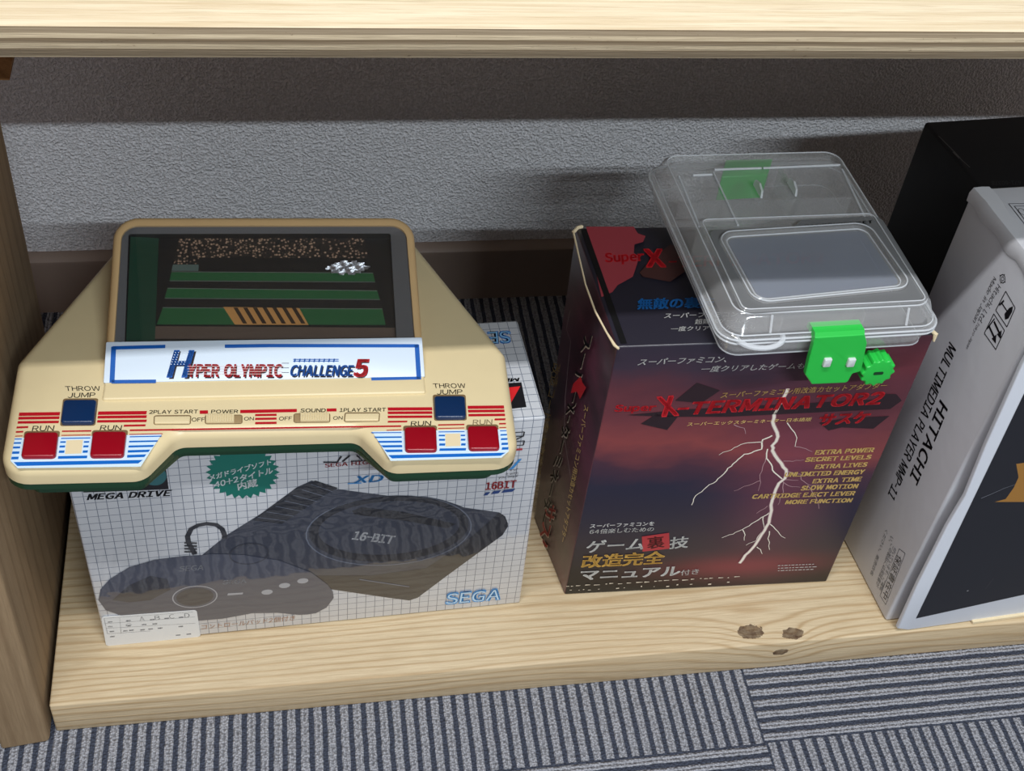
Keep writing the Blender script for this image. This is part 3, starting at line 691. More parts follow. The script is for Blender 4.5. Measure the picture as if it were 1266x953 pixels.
bar(cR, -4, 160, 147, 145, 14, RD); bar(cR, 895, 986, 128, 126, 16, RD); bar(cR, 933, 990, 164, 163, 12, RD); bar(cR, 420, 640, 174, 170, 11, RD); bar(cR, 420, 640, 204, 199, 7, RD); bar(cR, 935, 992, 197, 195, 7, RD)
P.stroke([(478, 532.2), (496.5, 531.4)], .0008, RD)
for i, (y, h) in enumerate(((238, 8), (272, 13), (308, 16), (348, 19), (387, 21))):
    P.poly([(459 + i * 4.4 - h * .08, 535.3 + i * 5.6 - h * .073), (496.2 + i * .3, 535 + i * 5.6 - h * .073), (496.4 + i * .3, 535 + i * 5.6 + h * .073), (459.6 + i * 4.4 + h * .06, 535.3 + i * 5.6 + h * .073)], BL_)
    bar(cR, 940 + i * 4, 995 + i * 4, y - 14, y - 16, h, BL_)
    if i in (0, 4): bar(cR, 423 + i * 2, 642 + i * 3, y - 5, y - 8, h, BL_)
    else: bar(cR, 423 + i * 2, 476 + i, y - 9, y - 9, h, BL_); bar(cR, 607 + i * 2, 645 + i * 2, y - 10, y - 10, h, BL_)
P.poly(cR((0, 428), (988, 407), (944, 434), (32, 456)), BL_); P.poly(cR((478, 248), (605, 245), (608, 352), (482, 356)), ink(224, 206, 168))
P.poly([(247, 507.7), (257.2, 507.5), (257.2, 511.7), (247, 511.9)], RD); P.poly([(297, 507), (367, 505.8), (367, 509.6), (297, 511)], RD); P.poly([(404, 505.3), (416, 505.1), (416, 508.8), (404, 509)], RD)
for y in (513.4, 518.1, 523.3): P.poly([(315.6, y - 1.3), (342, y - 1.7), (342, y + .9), (315.4, y + 1.3)], RD)
P.lay(); P.lay()
for w, BL, BR, TL, b in (('THROW', (81.3, 483.6), (124.4, 483.4), (80.3, 477.8), .0), ('JUMP', (83.6, 492.2), (117.5, 491.6), (84.6, 486.2), .0), ('RUN', (39.3, 533.6), (66.2, 532.8), (40.9, 527), .0), ('RUN', (123.3, 532.2), (149.8, 532), (124.8, 526.2), .0),
        ('THROW', (536, 480.2), (576, 480), (535, 474.4), .0), ('JUMP', (540, 488), (571.7, 487.6), (540.2, 482.2), .0), ('RUN', (507.7, 527), (532.6, 526.4), (508.4, 521.2), .0),
        ('2PLAY START', (184.2, 512), (244.6, 511.4), (184.8, 507.4), .01), ('POWER', (261, 511.2), (294.4, 511), (261.4, 507), .01), ('OFF', (236.8, 521.5), (253.2, 521.2), (237.2, 516.8), .0), ('ON', (301.5, 520.2), (313.7, 520), (301.9, 515.9), .0),
        ('SOUND', (371.2, 510), (402.6, 509.7), (371.8, 505.5), .01), ('1PLAY START', (419.6, 509.6), (477, 509), (420.2, 505), .01), ('OFF', (344.8, 520.2), (360.8, 519.8), (345.3, 515.5), .0), ('ON', (411.6, 519.3), (423.4, 519), (412.1, 515), .0)):
    P.text(w, BL, BR, TL, TXT, b)
P.text('RUN', (584.4, 525.5), (608.4, 525), (585, 519.3), ink(132, 116, 90), 0)
P.build('panel_print', game)
def button(px, h, m, name, label=None, r=.0028, bev=.0014):
    q = [FP.uv(*a) for a in px]; q = q if area2(q) > 0 else q[::-1]
    G = Print(FP, .00012); G.poly(round_poly(inset([np.asarray(a) for a in q], -.0007), .002, 4), ink(122, 100, 70), True); G.build('control_gap_shade', game)  # darker outline: shade of the gap round the control, put into colour
    k = 1150 * h; px = [(x, y + (k if i < 2 else 0)) for i, (x, y) in enumerate(px)]
    p = [FP.uv(*q) for q in px]; b = MB(); b.slab(FP, round_poly(p, r, 5), -.0005, h, bev); o = b.build(name, m, game)
    if label: o['label'] = label
    return o
for q in (((31.5, 533.8), (73, 533.4), (69.2, 567.8), (26.4, 568.2)), ((115.2, 532.6), (157, 532.4), (153.4, 567), (111.4, 567.4)), ((499.6, 527), (539, 526.6), (540.2, 560), (500.8, 560.4)), ((577.4, 525.8), (614.8, 525.4), (617.6, 558), (579.4, 558.6))):
    button(q, .0036, M_red, 'push_button', 'square red push button')
for q in (((79.2, 493.4), (120.4, 493.2), (116.7, 525.6), (75.4, 526)), ((536.2, 488.6), (574.6, 488.5), (576, 519), (537.8, 519.6))):
    button(q, .0036, M_blue, 'push_button', 'square navy blue push button')
for q in (((191.4, 514.2), (235.4, 514), (234.7, 524.2), (191, 524.6)), ((427.2, 510.7), (468.8, 510.4), (468, 520.8), (426.2, 521.2))): button(q, .0018, M_cream, 'start_button', None, .001, .0006)
for slot, kn, sgn in (((254.4, 513.8, 298.7, 523.7), (255, 289.5), 1), ((364, 511.9, 407.2, 522), (371.5, 407), 1)):
    x0, y0, x1, y1 = slot
    button(((x0, y0), (x1, y0 - .4), (x1, y1 - .4), (x0, y1)), .0003, plain('switch_slot', (150, 126, 88), .6), 'switch_slot', None, .0006, .0001)
    b = MB(); n = 12
    for i in range(n):
        a = kn[0] + (kn[1] - kn[0]) * i / n; c_ = kn[0] + (kn[1] - kn[0]) * (i + .62) / n
        b.slab(FP, [FP.uv(*q) for q in ((a, y0 + .2), (c_, y0 + .2), (c_, y1 - .6), (a, y1 - .6))], 0, .0024, .0002)
    b.slab(FP, [FP.uv(*q) for q in ((kn[0], y0 + .2), (kn[1], y0 - .2), (kn[1], y1 - .6), (kn[0], y1 - .4))], 0, .0016)
    b.build('slide_switch', M_cream, game, 20)

# ------------------------------------------------------------------ storm-printed accessory box
SH = .3278
P0 = onz(698, 735, .0004); P1 = onz(1022, 719, .0004); T0 = onz(763, 429, SH); T1 = onz(1156, 414, SH)
FS = Face((P0 + P1) / 2 - (P1 - P0) / 2, P1 - P0, (T0 + T1) / 2 - (P0 + P1) / 2)
A = [FS.at(*FS.uv(*q)) for q in ((698, 735), (1022, 719), (763, 429), (1156, 414))]
B0 = onz(660, 640, .0004); B1 = A[1] + (B0 - A[0]); B2 = onz(712, 281.5, SH); B3 = onz(1078, 277.5, SH)
sc_ = {(0,0,0): A[0], (1,0,0): A[1], (0,0,1): A[2], (1,0,1): A[3], (0,1,0): B0, (1,1,0): B1, (0,1,1): B2, (1,1,1): B3}
boxs = thing('game_accessory_box', ((A[0] + A[1] + B0 + B1) / 4), 'dark purple storm-and-lightning printed game accessory box, under the clear plastic case', 'box')
def s_uv(p, n):
    if n @ FS.N > .7:
        d = p - FS.O; v = (d @ FS.V) / ((A[2] - A[0]) @ FS.V); l = A[0] + (A[2] - A[0]) * v; r_ = A[1] + (A[3] - A[1]) * v
        return ((p - l) @ FS.U / ((r_ - l) @ FS.U), v)
    return (p[1] * 4, p[2] * 4)
hexa('carton', sc_, [M_navy_print, M_storm, M_side], boxs, .0016, 2, lambda n: 1 if np.array(n) @ FS.N > .8 else (2 if n[0] < -.8 or n[0] > .8 else 0), s_uv)
P = Print(FS)
cT = crop(740, 430, 3.165); cU = crop(860, 520, 4.332); cV = crop(660, 540, 4.765)
WH = ink(226, 226, 222); GOLD = ink(226, 192, 116); LRED = ink(196, 28, 38); SHAD = ink(40, 24, 30); BOLT = ink(230, 222, 206); BOLT2 = ink(172, 136, 140)
for q in (((360, 112), (265, 118), (205, 145), (150, 170), (125, 182)), ((490, 10), (530, 60), (542, 90), (532, 138)), ((250, 580), (262, 610), (260, 640)), ((362, 512), (360, 545), (366, 575)), ((395, 550), (430, 580), (445, 605), (480, 628)), ((395, 590), (390, 630), (396, 690)), ((328, 675), (345, 690), (356, 712)), ((385, 560), (320, 640), (270, 665))):
    P.stroke(jag(cU(*q)), .0010, BOLT, .0005)
for q in (((375, 200), (360, 250), (345, 290), (350, 330), (335, 375)), ((470, 215), (520, 215), (580, 208)), ((485, 270), (560, 285), (568, 312), (610, 345), (700, 340)), ((535, 138), (575, 145), (625, 165)), ((345, 320), (280, 345), (205, 375)), ((470, 330), (470, 380), (440, 450)), ((600, 345), (650, 420), (660, 470)), ((480, 315), (550, 318)), ((385, 455), (330, 490), (325, 495)), ((205, 20), (260, 40), (268, 70)), ((460, 320), (500, 350), (560, 355))):
    P.stroke(jag(cU(*q)), .0008, BOLT2, .0004)
P.stroke(jag(cU((410, 78), (360, 100), (350, 152), (262, 180), (200, 230), (150, 282), (110, 325), (60, 352), (0, 402)) + [(855, 624)]), .0016, BOLT, .0007)
P.stroke(jag(cU((385, 150), (378, 200), (405, 230), (408, 262), (440, 290), (465, 312))), .0012, BOLT)
P.stroke(jag(cU((396, 490), (335, 528), (250, 580), (200, 605), (140, 626))), .0013, BOLT, .0006)
P.lay()
bolt = [(974, 480), (966, 497), (956, 512)] + cU((415, 5), (424, 40), (442, 85), (412, 130), (410, 160), (440, 210), (484, 262), (484, 290), (462, 322), (436, 345), (425, 385), (408, 425), (404, 480), (396, 545), (352, 612), (320, 665), (262, 720), (235, 762))
bolt = jag(bolt, 1.1, 5); P.stroke(bolt, .0038, BOLT2); P.lay(); P.stroke(bolt, .0024, BOLT)
P.poly(cT((110, 262), (260, 268), (500, 268), (1140, 238), (1186, 205), (1165, 180), (1100, 178), (1110, 200), (330, 240)), SHAD); P.poly(cT((300, 205), (385, 135), (475, 165), (400, 215)), SHAD); P.poly(cT((165, 296), (225, 258), (310, 268), (268, 320)), SHAD); P.poly(cT((862, 292), (960, 275), (1138, 265), (1075, 315), (950, 310), (900, 322)), SHAD)
P.lay()
P.text('Super', *cT((58, 256), (220, 252), (66, 222)), LRED, .05); P.text('X', *cT((246, 270), (316, 264), (224, 190)), LRED, .05); P.text('-TERMINATOR2', *cT((296, 264), (1098, 220), (322, 212)), LRED, .055)
P.text('サスケ', *cT((852, 305), (1050, 292), (872, 258)), LRED, .05)
P.text('スーパーファミコン、', *cT((150, 68), (497, 55), (165, 42)), WH, .01); P.text('一度クリアしたゲームも', *cT((396, 94), (800, 80), (408, 70)), WH, .01)
P.text('スーパーファミコン用改造カセットアダプター', *cT((475, 196), (1122, 157), (485, 172)), GOLD, .01); P.text('スーパーエックスターミネーター日本語版', *cT((345, 305), (830, 285), (350, 290)), GOLD, .0)
for w, a, b, c_ in (('EXTRA POWER', (635, 181), (950, 166), (645, 156)), ('SECRET LEVELS', (583, 219), (935, 204), (593, 195)), ('EXTRA LIVES', (635, 257), (914, 244), (645, 233)), ('UNLIMITED ENERGY', (472, 300), (898, 284), (483, 275)), ('EXTRA TIME', (622, 334), (883, 322), (632, 310)), ('SLOW MOTION', (560, 372), (864, 360), (570, 347)), ('CARTRIDGE EJECT LEVER', (298, 417), (848, 398), (308, 393)), ('MORE FUNCTION', (476, 446), (832, 435), (487, 423))):
    P.text(w, *cU(a, b, c_), GOLD, .06)
P.text('スーパーファミコンを', *cV((328, 536), (705, 520), (334, 512)), WH, .0); P.text('64倍楽しむための', *cV((325, 571), (703, 554), (332, 543)), WH, .01)
P.text('ゲーム', *cV((300, 682), (642, 662), (320, 610)), WH, .02); P.text('技', *cV((795, 659), (905, 650), (806, 590)), WH, .02)
P.poly(cV((636, 585), (796, 563), (800, 656), (640, 674)), ink(168, 40, 52)); P.lay(); P.text('裏', *cV((668, 660), (770, 648), (664, 590)), ink(92, 22, 32), .02)
P.text('改造完全', *cV((275, 772), (760, 746), (290, 694)), ink(222, 176, 84), .03); P.text('マニュアル', *cV((268, 842), (856, 815), (278, 786)), WH, .03); P.text('付き', *cV((862, 815), (970, 806), (866, 783)), WH, .01)
for y in (774, 788, 801):
    x = 440
    while x < 630: w = random.uniform(8, 22); P.stroke(cU((x, y - (x - 440) * .04), (x + w, y - (x - 440 + w) * .04)), .0011, ink(176, 172, 170)); x += w + 6
x = 190
WEAR = ink(206, 196, 178)
while x < 1190:
    w = random.uniform(6, 40); y = 878 - (x - 190) * .056 + random.uniform(-3, 3); P.stroke(cV((x, y), (x + w, y - w * .05)), random.uniform(.0008, .002), WEAR, .0006); x += w + random.uniform(8, 34)
x = 210
while x < 1150:
    w = random.uniform(5, 18); y = 905 - (x - 210) * .052 + random.uniform(-5, 5); P.stroke(cV((x, y), (x + w, y - w * .1)), random.uniform(.0006, .0022), WEAR); x += w + random.uniform(20, 110)
P.build('front_print', boxs)
FST = Face(A[2], A[3] - A[2], B2 - A[2])
if FST.N[2] < 0: FST = Face(A[2], A[3] - A[2], A[2] - B2)
P = Print(FST); cW = crop(690, 250, 4.7667)
P.poly(cW((165, 145), (445, 145), (470, 185), (515, 200), (500, 235), (450, 250), (445, 300), (480, 320), (440, 440), (350, 490), (320, 530), (255, 560), (200, 300)), ink(150, 58, 66)); P.poly(cW((560, 330), (660, 250), (700, 260), (760, 400), (660, 470), (500, 440), (480, 415)), ink(70, 42, 40)); P.lay()
P.text('Super', *cW((278, 372), (512, 362), (272, 300)), LRED, .05); P.text('X', *cW((518, 387), (640, 385), (498, 276)), LRED, .05); P.text('-TERMINATOR2', cW((648, 387))[0], (1020, 325), cW((655, 320))[0], LRED, .03)
P.text('無敵の裏技', *cW((465, 634), (925, 622), (470, 568)), ink(38, 120, 196), .03)
P.text('スーパーファミコン', *cW((622, 686), (1055, 676), (632, 655)), WH, .01); P.text('超難関ゲームも', *cW((805, 720), (1120, 712), (808, 690)), WH, .01); P.text('一度クリアしたゲームも', *cW((662, 762), (1160, 750), (667, 734)), WH, .01)
P.build('top_print', boxs)
FSL = Face(B0, A[0] - B0, A[2] - A[0])
if FSL.N[0] > 0: FSL = Face(A[0], B0 - A[0], A[2] - A[0])
P = Print(FSL, .0006); cY = crop(650, 380, 2.647)
DKT = ink(20, 14, 16); LN = ink(196, 180, 160)
for sh, m, b in (((.0007, -.0005), LN, .05), ((0, 0), DKT, .03)):
    P.text('スーパーX-ターミネーター', *cY((192, 92), (46, 700), (226, 84)), m, b, shift=sh); P.text('サスケ', *cY((70, 640), (34, 800), (104, 650)), m if m is LN else LRED, b, shift=sh); P.lay()
P.text('スーパーファミコン用改造カセットアダプター', *cY((194, 318), (116, 762), (210, 324)), GOLD, .0)
P.text('改造コードを入力するだけで', *cY((92, 180), (10, 640), (118, 186)), ink(160, 132, 76), .0)
P.stroke(cY((148, 10), (135, 70), (150, 110), (140, 200), (132, 290), (128, 420), (150, 560)), .0008, ink(150, 130, 130))
P.poly(cY((158, 250), (182, 225), (188, 245), (200, 262), (180, 300), (170, 275), (150, 280)), LRED)
P.build('side_print', boxs)
# worn left flap: its bare card edge bows outwards along the top
g = MB(); q = [(709, 287), (716, 318), (724, 352), (736, 385), (750, 411), (760, 427), (765, 431)]
g.tube([onz(x, y, SH + .0012) for x, y in q], [.0009, .0007, .0007, .0008, .0008, .0013, .0010], 8); g.tube([onz(*p, SH + .0008) for p in ((709, 287), (714, 281.5), (720, 280))], .0016, 8)
o = g.build('worn_flap_edge', M_raw_card, boxs); o['label'] = 'bare cream worn card edge'
g = MB(); g.tube([A[3] + np.array([-.001, .003, .001]), A[3] + np.array([.0005, .0005, .0005]), A[3] + np.array([.0005, -.0008, -.006])], [.0016, .0022, .001], 8); o = g.build('worn_corner', M_raw_card, boxs); o['label'] = 'bare cream worn corner'
g = MB(); fpts = [A[2] + (B2 - A[2]) * f for f in (.02, .3, .6, .98)]
g.loft([[p + FST.V * 0 + np.array([.0035, 0, .0006]) for p in fpts], [p + np.array([.0085, 0, .0007]) for p in fpts]], False, False, closed=False); g.build('flap_gap_shade', M_dark, boxs)  # dark strip laid on top, with the gap's shade as its colour

# ------------------------------------------------------------------ clear compartment case
PY = math.radians(1.2); PU = np.array([math.cos(PY), math.sin(PY), 0]); PV = np.array([-math.sin(PY), math.cos(PY), 0])
PO = np.array([.4190, .7835, SH + .0013]); FCASE = Face(PO, PU, PV)
case = thing('plastic_parts_case', PO, 'clear plastic compartment case with a bright green latch, lying on the storm-printed box', 'plastic case')
def rr(w, d, r, n=6, cx=0, cyy=0): return round_poly([(cx - w, cyy - d), (cx + w, cyy - d), (cx + w, cyy + d), (cx - w, cyy + d)], r, n)
def ringsf(lst): return [[FCASE.at(*p, h) for p in rr(w, d, r)] for w, d, r, h in lst]
HWc, HDc = .0865, .1105
g = MB(); g.loft(ringsf([(HWc - .006, HDc - .006, .012, .0), (HWc - .0025, HDc - .0025, .013, .002), (HWc, HDc, .014, .016), (HWc + .0045, HDc + .003, .016, .0165), (HWc + .0045, HDc + .003, .016, .0195), (HWc - .0012, HDc - .0012, .013, .0195), (HWc - .0035, HDc - .0035, .012, .004), (HWc - .008, HDc - .008, .011, .0016)]), True, True)
def rim(mb, w, d, r, h, rad): q = rr(w, d, r); mb.tube([FCASE.at(*p, h) for p in q + q[:1]], rad, 6, 1, False)  # pale tube that paints in the highlight along a clear edge
rim(g, HWc + .0045, HDc + .003, .016, .0180, .0008); rim(g, HWc - .0025, HDc - .0025, .013, .0016, .0006)
g.build('base_tray', [M_clear, M_edge], case, 40)
g = MB(); g.loft(ringsf([(HWc - .0015, HDc - .0015, .013, .0200), (HWc + .0045, HDc + .003, .016, .0200), (HWc + .0045, HDc + .003, .016, .0230), (HWc + .001, HDc + .001, .015, .0245), (HWc - .0035, HDc - .0035, .014, .0375), (HWc - .0065, HDc - .0065, .013, .0400), (HWc - .0085, HDc - .0085, .012, .0388), (HWc - .0105, HDc - .0105, .011, .0368), (HWc - .0075, HDc - .0075, .012, .0345), (HWc - .0030, HDc - .0030, .013, .0235)]), False, False)
# lid skin and inner skin
lidp = rr(HWc - .0105, HDc - .0105, .011)
g.loft([[FCASE.at(*p, .0368) for p in lidp], [FCASE.at(*p, .0355) for p in inset(lidp, .0008)]], True, True)
rim(g, HWc + .0045, HDc + .003, .016, .0215, .0009); rim(g, HWc + .001, HDc + .001, .015, .0245, .0006); rim(g, HWc - .0065, HDc - .0065, .013, .0398, .0006)
for u in (-.052, .060): g.tube([FCASE.at(u, -HDc + .0005, .0250), FCASE.at(u, -HDc + .0052, .0385)], .0010, 6, 1)
g.build('lid', [M_clear, M_edge], case, 40)
# raised front panel of the lid with a sunken window
FW = Face(FCASE.at(0, 0, .0395), PU, PV)
rp_ = round_poly([(-.0765, -.1030), (.0785, -.1030), (.0785, .0130), (-.0765, .0130)], .008, 6)
wn = round_poly([FW.uv(*q) for q in ((896, 295), (1068, 284), (1116, 353), (938, 371))], .008, 6)
g = MB(); a_ = rp_ if area2(rp_) > 0 else rp_[::-1]
g.loft([[FW.at(*p, -.002) for p in a_], [FW.at(*p, .0008) for p in a_], [FW.at(*p, .0022) for p in inset(a_, .0016)], [FW.at(*p, .0022) for p in inset(a_, .0030)], [FW.at(*p, .0012) for p in inset(a_, .0036)]], False, False)
w_ = wn if area2(wn) > 0 else wn[::-1]
g.loft([[FW.at(*p, .0012) for p in inset(w_, -.0065)], [FW.at(*p, .0034) for p in inset(w_, -.0045)], [FW.at(*p, .0034) for p in inset(w_, -.0025)], [FW.at(*p, .0004) for p in w_], [FW.at(*p, .0004) for p in inset(w_, .001)]], False, True)
for dd, hh in ((-.0055, .0030), (-.0008, .0008)): q = inset(w_, dd); g.tube([FW.at(*p, hh) for p in q + q[:1]], .0006, 6, 1, False)
q = inset(a_, .0022); g.tube([FW.at(*p, .0022) for p in q + q[:1]], .0005, 6, 1, False)
g.build('lid_panel', [M_clear, M_edge], case, 30)
g = MB(); tpo = round_poly([FW.uv(*q) for q in ((876, 286), (982, 281), (990, 273), (1088, 268), (1152, 373), (917, 390))], [.006, .002, .002, .008, .010, .010], 5)
tpo = tpo if area2(tpo) > 0 else tpo[::-1]; wi = inset(w_, -.0068)
fm = bmesh.new()
bo = [fm.verts.new(tuple(FW.at(*p, .0009))) for p in tpo]; bi = [fm.verts.new(tuple(FW.at(*p, .0009))) for p in wi]
ed = [fm.edges.new((bo[i - 1], bo[i])) for i in range(len(bo))] + [fm.edges.new((bi[i - 1], bi[i])) for i in range(len(bi))]
bmesh.ops.triangle_fill(fm, use_beauty=True, use_dissolve=False, edges=ed); fm.verts.index_update()
g.v = [np.array(v.co) for v in fm.verts]; g.f = [tuple(v.index for v in f.verts) for f in fm.faces]; g.m = [0] * len(g.f); fm.free(); g.build('silver_label_panel', clear_plastic('silver_label_film', (.6, .58, .56, 1), .8, .10, (.19, .195, .20, 1)), case)
g = MB(); g.slab(FW, inset(w_, .0012), -.0004, .0002); g.build('lid_window', clear_plastic('milky_window', (.9, .92, .96, 1), .24, .08, (.24, .30, .42, 1)), case)
P = Print(FW, .0013); P.text("PACK'N POCKET", *crop(960, 170, 5.955)((217, 672), (708, 641), (215, 646)), ink(150, 148, 146), .03); P.build('lid_lettering', case)
# dividers inside and on the lid
g = MB()
for u, v0_, v1_ in ((-.040, -.1, .1), (.028, -.1, .1)):
    for h0, h1 in ((.003, .030),): g.box({(i, j, k): FCASE.at(u + (0, .0011)[i], (v0_, v1_)[j], (h0, h1)[k]) for i in (0, 1) for j in (0, 1) for k in (0, 1)})
for v, u0_, u1_ in ((.052, -.078, .078), (.005, -.078, .078), (-.048, -.040, .078)):
    g.box({(i, j, k): FCASE.at((u0_, u1_)[i], v + (0, .0011)[j], (.003, .028)[k]) for i in (0, 1) for j in (0, 1) for k in (0, 1)})
g.build('inner_dividers', M_clear, case, 20)
g = MB(); cH = crop(800, 170, 6.8); FLd = Face(FCASE.at(0, 0, .0375), PU, PV)
for a, b in (((385, 322), (545, 316)), ((565, 275), (960, 262)), ((975, 262), (1620, 235))): g.tube([FLd.at(*FLd.uv(*cH(q)[0]), .0006) for q in (a, b)], .0011, 8)
for a, b in (((270, 330), (440, 750)), ((560, 300), (765, 740)), ((1640, 270), (1840, 690))): g.tube([FLd.at(*FLd.uv(*cH(q)[0]), .0002) for q in (a, b)], .0009, 8)
g.build('lid_ribs', M_edge, case, 50)
for x, y in ((880, 360), (1165, 345)):
    a = FLd.uv(*cH((x, y))[0]); g = MB()
    prof = [(-.010, 0), (-.008, .006), (0, .0085), (.008, .006), (.010, 0)]
    g.loft([[FLd.at(a[0] + du, a[1] - .016 + p[0], p[1]) for p in prof] for du in (-.0009, .0009)]); g.build('hinge_fin', M_edge, case, 30)
g = MB(); FK = Face(FCASE.at(0, HDc - .006, .0), PU, (0, 0, 1))
a = [FCASE.at(*FCASE.uv(*q))for q in ((905, 250),)]
gb = Face(FCASE.at(0, 0, .003), PU, PV)
g = MB(); gl = Face(FCASE.at(0, 0, .0345), PU, PV); lim = HDc - .0060
g.slab(gl, round_poly([np.array([a[0], min(a[1], lim)]) for a in (gl.uv(*q) for q in ((892, 218), (949, 215), (951, 187), (894, 190)))], .001, 3), -.0250, -.0006, .001)
o = g.build('rear_latch', M_lime, case); o['label'] = 'bright green rear latch seen through the clear plastic'
# loop tab on the front flange
q = [FCASE.uv(*p) for p in ((0, 0),)]
fr = -HDc - .003
FT = Face(FCASE.at(0, 0, .0185), PU, PV)
lc = FT.uv(945, 433)
g = MB(); g.tube([FT.at(lc[0] + .0185 * math.cos(th), fr + .004 + .0125 * math.sin(th), .0022) for th in np.linspace(math.pi, 2 * math.pi, 15)], .0022, 8); g.build('hanging_loop', M_edge, case)
# latch: a hooked green plate with two clear lugs and a knurled knob
FLt = Face(FCASE.at(0, fr - .0015, 0), PU, (0, 0, 1))
cG = crop(980, 360, 7.033)
lp_ = [FLt.uv(*q) for q in cG((180, 372), (612, 345), (632, 425), (582, 668), (505, 690), (462, 768), (152, 782), (95, 700), (128, 560))]
g = MB(); g.slab(FLt, round_poly(lp_, [.001, .002, .002, .001, .001, .003, .002, .002, .002], 4), -.0005, .0040, .0012)
ua, ub_ = lp_[0][0], lp_[1][0]; zt = max(lp_[0][1], lp_[1][1])
g.loft([[FCASE.at(u, fr + p[0], p[1]) for p in ((.011, zt - .004), (.011, zt + .001), (.009, zt + .0025), (-.003, zt + .0025), (-.0052, zt - .001), (-.0052, zt - .006), (-.001, zt - .006), (.002, zt - .003))] for u in (ua, ub_)])
latch = g.build('latch', M_lime, case, None); latch['label'] = 'bright green front latch'
for x in (280, 487):
    c_ = FLt.uv(*cG((x, 580))[0]); g = MB()
    g.slab(Face(FLt.at(*c_), PU, (0, 0, 1)), round_poly([(-.0032, -.0042), (.0032, -.0042), (.0032, .0042), (-.0032, .0042)], .001, 3), .002, .0066, .001); o = g.build('clear_lug', plain('clear_lug_plastic', (198, 206, 204), .12, .6), latch); o['label'] = 'clear lug'
kc = FLt.uv(*cG((735, 695))[0]); pts = []
for i in range(96):
    a = 2 * math.pi * i / 96; r_ = .0132 + .0011 * max(-.6, math.cos(a * 12)); pts.append(np.array([r_ * math.cos(a), r_ * math.sin(a)]))
FKn = Face(FLt.at(kc[0], kc[1], 0), PU, (0, 0, 1))
g = MB(); g.slab(FKn, pts, -.0115, .0025, .0012); knob = g.build('knob', M_lime, case, 30); knob['label'] = 'bright green knurled knob'
g = MB(); g.slab(FKn, round_poly([(-.0042, -.0016), (.0042, -.0016), (.0042, .0016), (-.0042, .0016)], .0012, 4), .0020, .0027); g.build('knob_slot', ink(12, 60, 26), knob)
g = MB(); ax = FKn.at(0, 0, -.0105); g.tube([ax, ax + np.array([0, .008, 0])], .003, 10); g.build('knob_shaft', M_lime, knob)

# ------------------------------------------------------------------ black box behind
boxk = thing('black_carton', (.77, .88, 0), 'plain black carton standing behind the white carton', 'box')
ky = math.radians(4.8); kc_ = onz(1143, 150, .38)
kU = np.array([math.cos(ky), math.sin(ky), 0]); kV = np.array([-math.sin(ky), math.cos(ky), 0])
kc2 = {(i, j, k): np.array([kc_[0], kc_[1], 0]) + kU * (0, .36)[i] + kV * (-.118, 0)[j] + np.array([0, 0, (.0006, .38)[k]]) for i in (0, 1) for j in (0, 1) for k in (0, 1)}
hexa('carton', kc2, M_black_card, boxk, .003, 3)
FKT = Face(kc2[(0, 0, 1)], kU, kV); P = Print(FKT); P.stroke([(1160, 168), (1172, 180), (1180, 188), (1190, 199), (1199, 207)], .0008, ink(60, 58, 56)); P.stroke([(1178, 188), (1186, 196)], .0016, ink(52, 50, 48)); P.build('scuffed_edge', boxk)

# ------------------------------------------------------------------ white carton with open black-panelled front
NY = math.radians(3.4); NU = np.array([math.cos(NY), math.sin(NY), 0]); NV = np.array([-math.sin(NY), math.cos(NY), 0])
NO = onz(1096, 771, .0006); NH = .4145; ND = .129
boxn = thing('white_carton', NO + NU * .15 + NV * .06, 'white carton with black lettered side and black front, at the right end of the plank', 'box')
nc = {(i, j, k): NO + NU * (0, .33)[i] + NV * (.003, ND)[j] + np.array([0, 0, (0, NH)[k]]) for i in (0, 1) for j in (0, 1) for k in (0, 1)}
hexa('carton', nc, M_white_card, boxn, .0028, 3)
FN = Face(NO + NV * ND, -NV, (0, 0, 1))                                     # left side, seen from the left
P = Print(FN); c1 = crop(1040, 440, 2.72); c7b = crop(1160, 200, 3.406); c8 = crop(1040, 130, 2.889)
BK = ink(24, 24, 28); GR = ink(86, 88, 94)
P.text('HITACHI', *c1((333, 144), (231, 402), (360, 180)), BK, .03)
P.text('MULTIMEDIA PLAYER MMP-11', (1174, 421.5), (1097.8, 610), (1182.5, 432.5), BK, .02)
P.text('Hitachi, Ltd.', *c7b((250, 510), (166, 664), (266, 532)), BK, .0); P.text('Tokyo Japan', *c7b((166, 668), (116, 778), (176, 684)), BK, .0); P.text('Made in Japan', *c7b((232, 476), (144, 664), (246, 498)), BK, .0)
P.build('side_lettering', boxn); P = Print(FN)
ec = FN.uv(1239.9, 344.5); P.ring(ec, .0036, .0036, BK, .0007, uv=True); P.ring(ec, .0019, .0019, BK, .0006, uv=True)
for a in range(4): d = np.array([math.cos(a * math.pi / 2), math.sin(a * math.pi / 2)]); P.stroke([ec + d * .0029, ec + d * .0046], .0008, BK, uv=True)
def frame(px, w):
    for i in range(len(px)): P.stroke([px[i], px[(i + 1) % len(px)]], w, BK)
i1 = c7b((285, 545), (325, 615), (290, 695), (243, 625)); i2 = c7b((235, 640), (280, 710), (243, 790), (195, 722)); frame(i1, .0009); frame(i2, .0009)
P.poly(c7b((280, 640), (300, 615), (316, 608), (312, 632), (296, 660), (282, 664)), BK); P.stroke(c7b((292, 630), (268, 594)), .0012, BK); P.stroke(c7b((258, 604), (278, 584)), .0016, BK)
for dx, dy in ((0, 0), (22, -18)):
    P.stroke(c7b((214 + dx, 690 + dy), (236 + dx, 738 + dy)), .0022, BK); P.poly(c7b((226 + dx, 744 + dy), (246 + dx, 726 + dy), (243 + dx, 766 + dy)), BK)
P.stroke(c7b((206, 704), (238, 660)), .0012, BK)
P.build('handling_marks', boxn); P = Print(FN)
